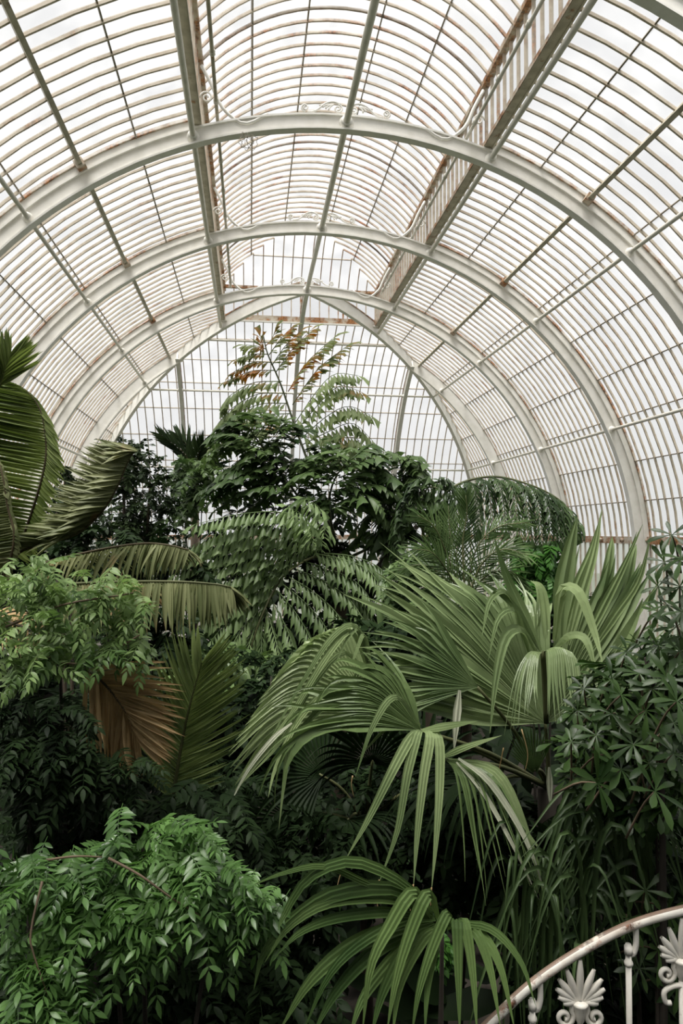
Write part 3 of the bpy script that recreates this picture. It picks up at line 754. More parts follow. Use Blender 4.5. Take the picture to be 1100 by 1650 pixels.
fish_frond(ft, main[:14], [z8(a) for a in RB], G_BRONZE, 0.20, hang=0.3, spread=0.45, fw=0.7, wide=0.30)
RLf = [[(490, 680), (640, 460), (760, 350), (915, 360)], [(510, 720), (680, 520), (800, 430), (935, 470)], [(530, 790), (700, 640), (850, 570), (1000, 630)], [(540, 830), (720, 740), (880, 685), (1020, 810)],
       [(560, 880), (740, 810), (880, 780), (975, 850)], [(560, 930), (760, 870), (900, 860), (1010, 960)], [(580, 980), (780, 930), (930, 930), (1040, 1040)]]
fish_frond(ft, main[:10], [z8(a, 10.0, 9.6) for a in RLf], G_FISHL, 0.20, hang=0.62, spread=0.35, fw=0.35, wide=0.34)
# dark upper crown fronds
for mainp, pin in (([(545, 890, 9.6), (480, 800, 9.5), (430, 730, 9.4), (400, 690, 9.3)], [[(430, 730), (380, 715), (335, 740)], [(415, 705), (370, 690), (345, 700)], [(400, 695), (395, 670), (385, 668)], [(420, 715), (440, 680), (430, 665)], [(440, 745), (480, 700), (490, 690)], [(450, 760), (380, 755), (325, 790)], [(465, 780), (400, 790), (350, 820)], [(460, 770), (510, 730), (520, 710)], [(480, 800), (530, 750), (545, 735)], [(445, 750), (400, 735), (360, 760)], [(430, 735), (450, 705), (470, 690)], [(470, 790), (430, 800), (390, 830)], [(455, 765), (420, 740), (395, 725)], [(475, 795), (490, 760), (505, 745)]]),
                   ([(545, 890, 9.6), (530, 820, 9.2), (540, 770, 9.0), (570, 735, 8.9)], [[(540, 780), (500, 760), (470, 775)], [(550, 760), (520, 735), (505, 735)], [(560, 745), (590, 720), (600, 715)], [(545, 770), (600, 750), (620, 760)], [(540, 790), (600, 780), (640, 800)], [(535, 810), (490, 800), (450, 830)], [(535, 820), (590, 810), (620, 840)], [(535, 800), (570, 770), (585, 760)]])):
    mn = pp(mainp, 14)
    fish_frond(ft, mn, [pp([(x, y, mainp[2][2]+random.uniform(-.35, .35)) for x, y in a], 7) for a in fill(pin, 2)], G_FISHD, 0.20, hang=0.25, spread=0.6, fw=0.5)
# right hand frond
mn = pp([(560, 900, 9.6), (610, 870, 9.4), (645, 800, 9.3), (648, 745, 9.3)], 14)
pin = [[(648, 760), (640, 735), (630, 728)], [(648, 755), (660, 735), (668, 735)], [(648, 775), (670, 760), (690, 770)], [(646, 780), (615, 765), (600, 775)], [(645, 800), (680, 790), (700, 810)], [(643, 805), (610, 795), (585, 815)], [(640, 825), (670, 820), (690, 845)], [(635, 835), (600, 825), (575, 850)], [(628, 850), (660, 850), (680, 880)], [(620, 865), (590, 855), (560, 880)], [(610, 875), (640, 880), (655, 905)], [(646, 790), (660, 770), (680, 750)], [(640, 815), (625, 790), (605, 790)]]
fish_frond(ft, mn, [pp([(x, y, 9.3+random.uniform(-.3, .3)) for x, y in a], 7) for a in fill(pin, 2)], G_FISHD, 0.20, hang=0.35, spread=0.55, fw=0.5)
# big front frond facing the viewer
def z2(l, d0, d1): return pp([(250+x/2.34, 520+y/2.34, d0+(d1-d0)*i/(len(l)-1)) for i, (x, y) in enumerate(l)], 12)
mn = pp([(545, 890, 9.6), (500, 900, 9.0), (455, 930, 8.5), (425, 985, 8.2), (405, 1040, 8.1), (390, 1095, 8.1)], 20)
FR = [[(640, 800), (500, 720), (330, 720), (150, 760)], [(620, 830), (480, 760), (300, 770), (120, 850)], [(590, 850), (450, 800), (280, 820), (110, 890)], [(570, 870), (430, 840), (260, 870), (85, 940)], [(540, 890), (410, 880), (250, 920), (110, 985)],
      [(510, 920), (400, 920), (260, 970), (150, 1040)], [(490, 950), (380, 965), (240, 1030), (110, 1110)], [(460, 985), (370, 1010), (250, 1080), (160, 1150)], [(440, 1020), (360, 1060), (270, 1130), (210, 1200)], [(420, 1060), (360, 1110), (310, 1180), (280, 1240)], [(400, 1090), (375, 1150), (350, 1230), (340, 1290)],
      [(600, 850), (640, 780), (620, 700), (560, 660)], [(580, 860), (590, 790), (560, 730), (500, 690)]]
fish_frond(ft, mn, [z2(a, 8.5, 7.8) for a in FR], G_FISH, 0.185, hang=0.62, spread=0.42, fw=0.35, wide=0.29)
FR2 = [[(600, 870), (700, 890), (800, 930), (860, 1010)], [(560, 900), (660, 930), (760, 980), (830, 1070)], [(530, 930), (630, 970), (730, 1040), (790, 1130)], [(505, 960), (590, 1010), (680, 1090), (730, 1180)], [(480, 985), (560, 1050), (630, 1130), (670, 1210)], [(460, 1010), (520, 1080), (570, 1160), (600, 1230)], [(440, 1050), (480, 1120), (510, 1190), (530, 1260)], [(420, 1080), (440, 1150), (460, 1220), (470, 1290)], [(405, 1110), (400, 1180), (400, 1250), (395, 1310)],
       [(640, 870), (740, 880), (840, 920), (900, 990)], [(700, 1000), (780, 1060), (840, 1150), (860, 1230)], [(640, 1060), (720, 1130), (770, 1220), (790, 1290)]]
fish_frond(ft, mn, [z2(a, 8.4, 7.9) for a in FR2], G_FISH, 0.185, hang=0.55, spread=0.5, fw=0.45, wide=0.29)
# filler under the fishtail
cloud('leafy_shrub', 'mixed leafy shrub at the foot of the fishtail palm', 'shrub', [(330, 1060, 60, 40, 7.6, .4), (420, 1085, 80, 40, 8.2, .5), (300, 1110, 50, 40, 7.2, .3)], 90, SP_MID, 0.36)
cloud('understory_shrub', 'shadowy shrub behind the hanging fishtail frond', 'shrub', [(460, 960, 150, 90, 9.8, .4), (440, 850, 110, 60, 10.2, .3), (620, 960, 90, 70, 10.0, .4)], 230, SP_UNDER, 0.55, droop=0.3)

# ------------------------------------------------------------------ arching fishtail palm on the right
cr = P(690, 900, 8.8)
f2 = thing('fishtail_palm', 'fishtail palm on the right with one dark arching frond against the ribs', 'palm', (cr.x, cr.y, 0), 'fishtail palms')
m = MB(); m.tube(cat([V((cr.x, cr.y, 0)), V((cr.x, cr.y, 2)), cr], 8), 0.10, 8, 0.07); part('trunk', m, M_BARK, f2)
mn = pp([(690, 900, 8.8), (695, 830, 8.8), (730, 785, 8.8), (790, 768, 8.7), (850, 780, 8.6), (900, 805, 8.5), (930, 840, 8.4)], 40)
pin = []
for i in range(15):
    t = 0.22+0.77*i/14; p, T = at(mn, t); L = 0.62*(0.8+0.35*math.sin(PI*t))*(1 if t < 0.7 else max(0.25, 1-(t-0.7)*2.6))
    for s in (-1, 1):
        side = nz(T.cross(UP))*s
        pin.append(cat([p, p+side*L*0.35+T*L*0.18+DOWN*L*0.12, p+side*L*0.5+T*L*0.25+DOWN*L*0.5, p+side*L*0.55+T*L*0.28+DOWN*L*0.95], 7))
fish_frond(f2, mn, pin, G_ARCH, 0.145, hang=0.3, spread=0.6, fw=0.5, wide=0.26)
for ml, pl in (([(690, 900, 8.8), (680, 850, 8.7), (675, 800, 8.6), (690, 785, 8.5), (720, 790, 8.4)], 16),):
    mn = pp(ml, 20); pin = []
    for i in range(pl):
        t = 0.35+0.64*i/(pl-1); p, T = at(mn, t); s = -1 if i % 2 else 1; side = nz(T.cross(FWD))*s; L = 0.5
        pin.append(cat([p, p+side*L*0.4+DOWN*0.05, p+side*L*0.6+DOWN*L*0.5, p+side*L*0.65+DOWN*L], 7))
    fish_frond(f2, mn, pin, G_ARCH, 0.16, hang=0.45, spread=0.55, fw=0.5, wide=0.34)

# feathery palm below the arch
fp = thing('feather_palm', 'fine-leaved feather palm below the dark arching frond', 'palm', (P(750, 980, 7.2).x, P(750, 980, 7.2).y, 0))
m = MB(); m.tube([V(fp['base']), P(750, 975, 7.2)], 0.07, 8, 0.05); part('trunk', m, M_BARK, fp)
for a in ([(750, 975), (722, 900), (700, 850), (672, 830)], [(750, 975), (745, 880), (752, 830), (750, 798)], [(750, 975), (765, 890), (800, 850), (850, 842)], [(750, 975), (775, 910), (810, 885), (850, 895)], [(750, 975), (715, 930), (680, 910), (640, 920)], [(750, 975), (735, 900), (725, 860), (722, 815)], [(750, 975), (720, 920), (695, 890), (665, 885)], [(750, 975), (780, 930), (820, 920), (850, 950)]):
    dd = random.uniform(-.4, .3)
    frond(fp, pp([(x, y, 7.2+dd*i/3) for i, (x, y) in enumerate(a)], 14), 30, 0.24, G_FISHD, UP*0.6-FWD*0.8, (50, 22), 0.1, 0.008, rmat=M_STALK, bend=0.15)
cloud('drooping_shrub', 'vivid green shrub with drooping leaves before the rusty wall beam', 'shrub', [(865, 905, 42, 30, 8.5, .4), (850, 950, 50, 30, 8.4, .4), (905, 945, 20, 30, 8.4, .2)], 110, SP_VIV, 0.30, droop=0.9)
cloud('leafy_shrub', 'pale green fine shrub between the fishtail palm and the fan palm', 'shrub', [(660, 935, 40, 35, 7.8, .3), (720, 990, 60, 40, 7.4, .4)], 80, SP_MID, 0.34)
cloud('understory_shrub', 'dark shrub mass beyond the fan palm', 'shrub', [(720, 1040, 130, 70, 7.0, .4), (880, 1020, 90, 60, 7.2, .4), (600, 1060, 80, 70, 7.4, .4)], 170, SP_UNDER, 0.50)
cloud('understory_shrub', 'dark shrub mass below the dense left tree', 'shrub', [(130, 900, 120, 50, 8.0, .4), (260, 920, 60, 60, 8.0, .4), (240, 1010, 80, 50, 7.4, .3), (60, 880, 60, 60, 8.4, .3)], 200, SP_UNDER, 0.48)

# ------------------------------------------------------------------ feather palm at the left edge
lp = thing('feather_palm', 'large feather palm at the left edge with long drooping fronds', 'palm', (P(-70, 1000, 5.2).x, P(-70, 1000, 5.2).y, 0))
m = MB(); m.tube(cat([V(lp['base']), P(-60, 1100, 5.2), P(-30, 960, 5.1)], 8), 0.12, 10, 0.09); part('trunk', m, M_BARK, lp)
BC = (-20, 960, 5.0)
LF = -RGT
frond(lp, pp([BC, (-40, 800, 4.9), (-25, 690, 4.8), (4, 610, 4.7), (16, 575, 4.7)], 20), 30, 0.30, G_PALM, -FWD+RGT*0.2, (75, 20), 0.0, 0.015, t0=0.70, rmat=M_STALK, bend=0.1)
frond(lp, pp([BC, (25, 890, 4.9), (48, 835, 4.85), (70, 760, 4.8), (74, 710, 4.8), (62, 655, 4.8), (30, 622, 4.85), (-30, 606, 4.9)], 30), 74, 0.62, G_PALM, -FWD*1.0+UP*0.5, (84, 60), 0.10, 0.017, sidelen=(1.0, 0.24), rmat=M_RACHIS, bend=0.12, t0=0.14, fix=(LF+UP*0.06, RGT*0.5+DOWN*0.7), jit=0.04)
F3 = [BC, (26, 893, 4.6), (116, 864, 4.6), (163, 826, 4.6), (188, 786, 4.6), (209, 738, 4.6), (222, 726, 4.6)]
frond(lp, pp(F3, 26), 110, 0.30, G_PALMY, -FWD*0.9+UP*0.6, (100, 60), -0.05, 0.016, sides=(-1,), rmat=M_RACHIS, bend=0.25, t0=0.10, fix=(LF*0.95+UP*0.12-FWD*0.2, None), jit=0.05)
frond(lp, pp(F3, 26), 80, 0.22, G_PALMY, -FWD*0.9+UP*0.6, (100, 60), -0.05, 0.015, sides=(-1,), rmat=M_RACHIS, bend=0.4, t0=0.3, fix=(LF*0.95+DOWN*0.12-FWD*0.4, None), jit=0.12)
frond(lp, pp([(-15, 980, 4.6), (22, 880, 4.5), (12, 815, 4.5), (0, 752, 4.5), (-30, 690, 4.6)], 20), 56, 0.5, G_PALMY, -FWD+UP*0.4, (85, 50), 0.12, 0.017, sides=(-1, 1), sidelen=(1, 0.12), rmat=M_RACHIS, bend=0.2, fix=(LF+DOWN*0.25, RGT*0.3+DOWN*0.6))
frond(lp, pp([(-20, 960, 5.0), (60, 912, 4.9), (150, 888, 4.8), (225, 876, 4.75), (270, 878, 4.7), (304, 886, 4.7)], 24), 70, 0.24, G_PALMY, UP*0.7-FWD*0.5, (70, 30), 0.75, 0.013, rmat=M_RACHIS, bend=0.3, t0=0.2, fix=(None, DOWN*0.8-RGT*0.55-FWD*0.3), jit=0.12)
frond(lp, pp([(-20, 970, 4.6), (80, 945, 4.5), (180, 938, 4.4), (280, 937, 4.3), (345, 941, 4.3), (372, 946, 4.3)], 24), 80, 0.28, G_PALMY, UP*0.7-FWD*0.6, (65, 25), 0.95, 0.013, rmat=M_STALK, bend=0.2, t0=0.25, fix=(None, DOWN*0.95-RGT*0.15-FWD*0.3), jit=0.09)
frond(lp, pp([(-20, 980, 4.4), (40, 1030, 4.2), (142, 1080, 3.7), (196, 1138, 3.65), (222, 1190, 3.65)], 20), 46, 0.34, G_DRY, -FWD*0.9+UP*0.5, (72, 22), 0.12, 0.015, rmat=M_RACHIS, bend=0.2, t0=0.50, jit=0.14)
frond(lp, pp([(-20, 980, 4.6), (10, 1000, 4.2), (50, 1015, 3.9), (85, 1040, 3.6)], 12), 18, 0.18, G_DRY, -FWD+UP*0.5, (60, 30), 0.3, 0.014, rmat=M_RACHIS)
# young upright frond
yp = thing('young_palm', 'young palm with a broad upright dark green frond, beside the brown dry frond', 'palm', (P(278, 1300, 3.9).x, P(278, 1300, 3.9).y, 0))
m = MB(); m.tube([V(yp['base']), P(276, 1300, 3.9)], 0.04, 8, 0.02); part('stem', m, M_STALK, yp)
frond(yp, pp([(276, 1300, 3.9), (290, 1215, 3.9), (305, 1140, 3.85), (325, 1068, 3.8)], 20), 44, 0.36, G_YOUNG, -FWD+UP*0.15, (66, 22), 0.03, 0.012, rmat=M_STALK, bend=0.12, t0=0.05)
frond(yp, pp([(276, 1300, 3.9), (210, 1290, 3.8), (150, 1310, 3.7), (90, 1360, 3.7)], 14), 22, 0.28, G_UNDER, -FWD*0.5+UP, (60, 25), 0.1, 0.014, rmat=M_STALK)

# ------------------------------------------------------------------ fan palm
cb = P(885, 1270, 4.6)
fa = thing('fan_palm', 'large pale green fan palm with pleated drooping leaves, right of centre', 'palm', (cb.x, cb.y, 0))
m = MB(); m.tube(cat([V((cb.x, cb.y, 0)), V((cb.x, cb.y, 1.0)), cb], 8), 0.12, 10, 0.08); part('trunk', m, M_DBARK, fa)
fan_keys(fa, cb, [[(878, 1165, 4.5), (776, 1162, 4.37), (666, 1136, 4.23), (581, 1156, 4.1)], [(878, 1165, 4.5), (769, 1104, 4.4), (659, 1046, 4.3), (575, 1039, 4.2)], [(878, 1165, 4.5), (756, 1065, 4.47), (646, 994, 4.43), (549, 965, 4.4)], [(878, 1165, 4.5), (756, 1033, 4.5), (666, 955, 4.5), (607, 916, 4.5)], [(878, 1165, 4.5), (769, 1007, 4.57), (685, 929, 4.63), (620, 884, 4.7)], [(878, 1165, 4.5), (795, 994, 4.6), (730, 935, 4.7), (692, 897, 4.8)], [(878, 1165, 4.5), (821, 1000, 4.63), (782, 942, 4.77), (750, 922, 4.9)], [(878, 1165, 4.5), (847, 1000, 4.63), (834, 955, 4.77), (802, 916, 4.9)], [(878, 1165, 4.5), (873, 1013, 4.63), (880, 961, 4.77), (880, 929, 4.9)]], 46, G_FAN, 0.55, 0.05)
fan_keys(fa, cb, [[(878, 1165, 4.7), (905, 1020, 4.77), (912, 935, 4.83), (925, 897, 4.9)], [(878, 1165, 4.7), (931, 1013, 4.77), (957, 935, 4.83), (970, 871, 4.9)], [(878, 1165, 4.7), (951, 1033, 4.77), (1003, 935, 4.83), (1029, 864, 4.9)], [(878, 1165, 4.7), (964, 1065, 4.73), (1016, 974, 4.77), (1042, 910, 4.8)], [(878, 1165, 4.7), (970, 1104, 4.7), (1029, 1033, 4.7), (1067, 974, 4.7)], [(878, 1165, 4.7), (970, 1143, 4.63), (1022, 1130, 4.57), (1074, 1104, 4.5)]], 22, G_FAN, 0.6, 0.05)
fan_keys(fa, cb, [[(769, 1107, 4.3), (698, 1130, 4.17), (640, 1156, 4.03), (588, 1214, 3.9)], [(769, 1107, 4.3), (692, 1104, 4.2), (627, 1104, 4.1), (556, 1130, 4.0)], [(769, 1107, 4.3), (692, 1078, 4.23), (633, 1065, 4.17), (581, 1065, 4.1)], [(769, 1107, 4.3), (705, 1052, 4.3), (659, 1020, 4.3), (607, 1013, 4.3)], [(769, 1107, 4.3), (730, 1046, 4.33), (698, 1000, 4.37), (666, 981, 4.4)]], 24, G_FAN, 0.5, 0.05)
for lobe in ([[(872, 1051, 4.3), (850, 1053, 4.18), (828, 1104, 4.07), (811, 1204, 3.95)], [(872, 1051, 4.3), (855, 1055, 4.18), (841, 1104, 4.07), (834, 1172, 3.95)], [(872, 1051, 4.3), (861, 1057, 4.18), (855, 1110, 4.07), (852, 1156, 3.95)], [(872, 1051, 4.3), (867, 1062, 4.18), (865, 1104, 4.07), (865, 1130, 3.95)]], [[(876, 1049, 4.3), (883, 1052, 4.18), (883, 1104, 4.07), (883, 1156, 3.95)], [(876, 1049, 4.3), (896, 1046, 4.18), (899, 1104, 4.07), (905, 1169, 3.95)], [(876, 1049, 4.3), (909, 1046, 4.18), (918, 1104, 4.07), (925, 1172, 3.95)], [(876, 1049, 4.3), (922, 1052, 4.18), (935, 1117, 4.07), (939, 1211, 3.95)]]): fan_keys(fa, P(880, 1165, 4.4), lobe, 14, G_FAN, 0.5, 0.05, jit=0.012, cut=0.06)
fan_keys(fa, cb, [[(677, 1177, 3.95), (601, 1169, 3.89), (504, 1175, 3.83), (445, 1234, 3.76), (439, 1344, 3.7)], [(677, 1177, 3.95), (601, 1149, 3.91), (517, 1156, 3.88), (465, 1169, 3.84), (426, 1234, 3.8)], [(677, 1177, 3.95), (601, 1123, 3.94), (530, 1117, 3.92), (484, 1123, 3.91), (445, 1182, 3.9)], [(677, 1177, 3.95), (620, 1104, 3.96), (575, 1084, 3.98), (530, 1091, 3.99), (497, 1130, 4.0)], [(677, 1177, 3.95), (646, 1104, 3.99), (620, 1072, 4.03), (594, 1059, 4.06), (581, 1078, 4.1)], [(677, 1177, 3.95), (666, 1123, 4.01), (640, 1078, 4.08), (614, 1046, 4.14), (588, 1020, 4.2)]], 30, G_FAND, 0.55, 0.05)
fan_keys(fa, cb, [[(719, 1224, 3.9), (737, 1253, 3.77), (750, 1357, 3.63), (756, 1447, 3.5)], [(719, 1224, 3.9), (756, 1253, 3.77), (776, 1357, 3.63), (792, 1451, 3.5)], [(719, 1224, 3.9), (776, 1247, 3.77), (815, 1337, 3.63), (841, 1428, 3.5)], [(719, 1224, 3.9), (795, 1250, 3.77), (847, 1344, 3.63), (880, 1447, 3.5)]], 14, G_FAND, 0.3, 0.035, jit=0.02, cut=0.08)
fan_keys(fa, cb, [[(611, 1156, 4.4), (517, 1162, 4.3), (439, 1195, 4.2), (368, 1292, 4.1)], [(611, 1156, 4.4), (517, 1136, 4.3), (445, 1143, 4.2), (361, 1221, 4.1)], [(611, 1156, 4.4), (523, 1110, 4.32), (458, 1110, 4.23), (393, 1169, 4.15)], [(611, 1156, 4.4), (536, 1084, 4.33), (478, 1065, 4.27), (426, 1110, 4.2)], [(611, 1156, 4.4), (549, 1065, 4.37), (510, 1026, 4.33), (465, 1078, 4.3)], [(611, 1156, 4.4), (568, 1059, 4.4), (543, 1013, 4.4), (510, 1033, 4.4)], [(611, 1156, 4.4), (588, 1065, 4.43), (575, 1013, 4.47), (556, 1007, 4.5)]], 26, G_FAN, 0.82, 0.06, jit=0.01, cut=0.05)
for l, wd in [[[(902, 1046, 4.5), (905, 955, 4.5), (918, 884, 4.5), (930, 832, 4.5)], 0.06], [[(870, 1049, 4.5), (841, 987, 4.5), (815, 929, 4.5), (795, 864, 4.5)], 0.045], [[(915, 1039, 4.55), (938, 955, 4.57), (957, 890, 4.58), (969, 820, 4.6)], 0.034], [[(905, 1039, 4.6), (925, 955, 4.6), (951, 890, 4.6), (970, 825, 4.6)], 0.03], [[(938, 1046, 4.5), (970, 981, 4.47), (1003, 916, 4.43), (1035, 845, 4.4)], 0.028], [[(951, 1052, 4.5), (990, 994, 4.47), (1029, 935, 4.43), (1049, 858, 4.4)], 0.026], [[(867, 1046, 4.5), (834, 987, 4.43), (802, 955, 4.37), (769, 935, 4.3)], 0.035], [[(854, 1059, 4.45), (841, 1020, 4.36), (828, 984, 4.28), (802, 997, 4.19), (786, 1065, 4.1)], 0.03], [[(863, 1052, 4.4), (841, 1016, 4.3), (815, 1026, 4.2), (799, 1091, 4.1), (789, 1182, 4.0)], 0.038], [[(893, 1033, 4.45), (905, 955, 4.36), (931, 955, 4.28), (957, 1020, 4.19), (970, 1068, 4.1)], 0.042], [[(893, 1046, 4.4), (918, 1026, 4.3), (944, 1033, 4.2), (961, 1091, 4.1)], 0.04], [[(841, 1000, 4.5), (815, 955, 4.4), (789, 968, 4.3), (776, 1026, 4.2)], 0.025], [[(883, 1052, 4.6), (873, 955, 4.65), (854, 935, 4.7)], 0.035], [[(938, 1026, 4.8), (970, 955, 4.83), (983, 890, 4.87), (986, 864, 4.9)], 0.04], [[(957, 1026, 4.8), (1003, 955, 4.83), (1019, 897, 4.87), (1025, 877, 4.9)], 0.035]]:
    strap(fa, pp(l, 14), wd, G_FAN, across=2, name='leaf_segment')
for l, wd in [[[(677, 1177, 3.9), (662, 1188, 3.8), (633, 1240, 3.7), (594, 1318, 3.6), (556, 1386, 3.5)], 0.03], [[(679, 1177, 3.9), (672, 1185, 3.8), (656, 1247, 3.7), (640, 1337, 3.6), (611, 1421, 3.5)], 0.027], [[(682, 1177, 3.9), (692, 1188, 3.8), (682, 1253, 3.7), (672, 1344, 3.6), (666, 1428, 3.5)], 0.028], [[(685, 1177, 3.9), (706, 1189, 3.8), (708, 1259, 3.7), (703, 1344, 3.6), (695, 1434, 3.5)], 0.027], [[(677, 1169, 3.9), (637, 1123, 3.8), (601, 1169, 3.7), (572, 1253, 3.6)], 0.022], [[(679, 1177, 3.9), (724, 1170, 3.8), (769, 1162, 3.7)], 0.028], [[(711, 1221, 3.9), (750, 1204, 3.85), (808, 1185, 3.8)], 0.022], [[(721, 1224, 3.9), (802, 1247, 3.8), (854, 1363, 3.7), (876, 1441, 3.6)], 0.03], [[(721, 1224, 3.9), (776, 1253, 3.8), (834, 1324, 3.7), (886, 1389, 3.6)], 0.02], [[(601, 1104, 4.3), (575, 1013, 4.22), (536, 1026, 4.15), (484, 1104, 4.08), (426, 1208, 4.0)], 0.022], [[(601, 1104, 4.3), (568, 1020, 4.21), (530, 1052, 4.12), (465, 1156, 4.04), (387, 1250, 3.95)], 0.026], [[(601, 1110, 4.3), (556, 1052, 4.21), (504, 1104, 4.12), (452, 1195, 4.04), (393, 1259, 3.95)], 0.022], [[(601, 1130, 4.2), (543, 1104, 4.12), (484, 1156, 4.05), (445, 1234, 3.98), (432, 1285, 3.9)], 0.022], [[(601, 1104, 4.3), (581, 1020, 4.23), (562, 1026, 4.17), (536, 1078, 4.1)], 0.016], [[(601, 1104, 4.3), (588, 1026, 4.23), (575, 1046, 4.17), (556, 1104, 4.1)], 0.015], [[(601, 1130, 4.2), (536, 1130, 4.12), (471, 1195, 4.05), (458, 1259, 3.98), (449, 1337, 3.9)], 0.02]]:
    strap(fa, pp(l, 16), wd, G_FAN, across=3, name='leaf_segment')
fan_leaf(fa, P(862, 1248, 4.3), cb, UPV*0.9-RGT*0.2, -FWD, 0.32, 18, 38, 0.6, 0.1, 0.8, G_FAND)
fan_leaf(fa, P(800, 1260, 4.5), cb, -RGT*0.9-FWD*0.3+UP*0.2, UP, 1.0, 26, 70, 0.45, 0.9, 0.35, G_UNDER)
# second fan palm leaf screen low behind
fb = thing('fan_palm', 'low shaded fan palm under the large fan palm', 'palm', (P(590, 1330, 5.2).x, P(590, 1330, 5.2).y, 0))
m = MB(); m.tube([V(fb['base']), P(590, 1330, 5.2)], 0.06, 8, 0.04); part('stem', m, M_BARK, fb)
for hx, hy, ax in ((520, 1250, -RGT+UP*0.5), (600, 1230, UP-FWD*0.3), (680, 1270, RGT*0.6+UP*0.5), (560, 1320, -FWD*0.8+UP*0.2), (470, 1320, -RGT-FWD*0.4+UP*.1)):
    fan_leaf(fb, P(hx, hy, 5.0), P(590, 1330, 5.2), ax, UP*0.6-FWD*0.8, 0.7, 26, 95, 0.5, 0.7, 0.4, G_UNDER)
G_PALE = leafmat('bleached_leaf', (0.42, 0.45, 0.33), (0.58, 0.60, 0.46), 0.5, 0.2, k=0.95)
for l, wd in (([(738, 1222, 3.80), (790, 1262, 3.70), (845, 1350, 3.6), (880, 1445, 3.55)], .020), ([(735, 1228, 3.82), (780, 1280, 3.72), (830, 1370, 3.62), (868, 1450, 3.6)], .014), ([(470, 1165, 3.75), (440, 1190, 3.7), (400, 1240, 3.65), (368, 1300, 3.6)], .014), ([(884, 1236, 4.1), (885, 1270, 4.1), (886, 1300, 4.1)], .020)):
    strap(fa, pp(l, 12), wd, G_PALE, name='leaf_segment')
# pale dead strips hanging by the fan palm
m_ = MB(); pts = pp([(740, 1112, 4.0), (735, 1160, 3.98), (731, 1212, 3.98)], 6); strap(fa, pts, 0.024, G_PALE, name='dead_strip')

for l in ([(556, 1384, 3.5), (548, 1410, 3.5), (540, 1440, 3.5)], [(611, 1418, 3.5), (606, 1445, 3.5), (612, 1475, 3.5)], [(666, 1425, 3.5), (662, 1450, 3.5), (660, 1480, 3.5)], [(695, 1430, 3.5), (694, 1455, 3.5), (690, 1490, 3.5)], [(568, 1250, 3.6), (566, 1265, 3.6), (570, 1285, 3.6)], [(811, 1205, 3.95), (806, 1230, 3.95), (800, 1260, 3.95)], [(935, 1205, 3.95), (925, 1235, 3.95), (915, 1270, 3.95)], [(840, 1175, 4.0), (850, 1215, 4.0), (845, 1245, 4.0)]):
    m = MB(); m.tube(pp(l, 8), 0.004, 4, 0.0015); part('dry_filament', m, G_DRY, fa)

# ------------------------------------------------------------------ strap-leaved plant at the bottom
sb = thing('strap_leaf_plant', 'arching ribbed strap-leaved plant at the bottom centre', 'plant', (P(700, 1500, 3.0).x, P(700, 1500, 3.0).y, 0))
m = MB(); m.tube([V(sb['base']), P(712, 1490, 3.08)], 0.014, 6, 0.010); part('stem', m, M_DBARK, sb)
def z6(l, d): return pp([(400+x/2.29, 1350+y/2.29, d[0]+(d[1]-d[0])*i/(len(l)-1)) for i, (x, y) in enumerate(l)], 14)
for l, wd in (([(680, 300), (610, 200), (520, 330), (450, 480), (420, 720)], .030), ([(700, 300), (665, 205), (600, 340), (545, 520), (510, 720)], .028), ([(740, 340), (735, 278), (680, 400), (630, 560), (600, 740)], .024), ([(760, 360), (770, 305), (775, 480), (780, 740)], .026), ([(770, 360), (795, 310), (825, 480), (845, 740)], .024), ([(780, 370), (835, 345), (890, 480), (930, 700)], .024), ([(780, 370), (860, 360), (930, 480), (985, 720)], .022),
              ([(680, 270), (560, 160), (380, 88), (220, 150), (130, 290), (110, 340)], .026), ([(680, 280), (540, 190), (330, 205), (180, 290), (60, 420), (20, 560)], .034), ([(680, 290), (520, 225), (300, 240), (150, 330), (60, 460)], .024), ([(680, 300), (520, 275), (330, 295), (190, 350), (100, 440)], .024), ([(680, 310), (500, 350), (350, 420), (220, 540), (110, 720)], .036),
              ([(680, 320), (480, 410), (330, 560), (230, 740)], .030), ([(690, 330), (560, 420), (430, 580), (370, 740)], .028), ([(690, 320), (600, 380), (500, 560), (450, 740)], .028), ([(640, 250), (440, 170), (280, 105), (130, 130), (0, 182)], .016), ([(700, 330), (640, 380), (560, 540), (530, 740)], .024),
              ([(700, 320), (880, 330), (1000, 450), (1060, 620)], .018), ([(690, 300), (560, 310), (400, 400), (290, 520), (200, 720)], .024), ([(700, 330), (690, 400), (660, 560), (650, 740)], .018)):
    strap(sb, z6(l, (3.05, 2.75)), wd, G_STRAP, across=3)
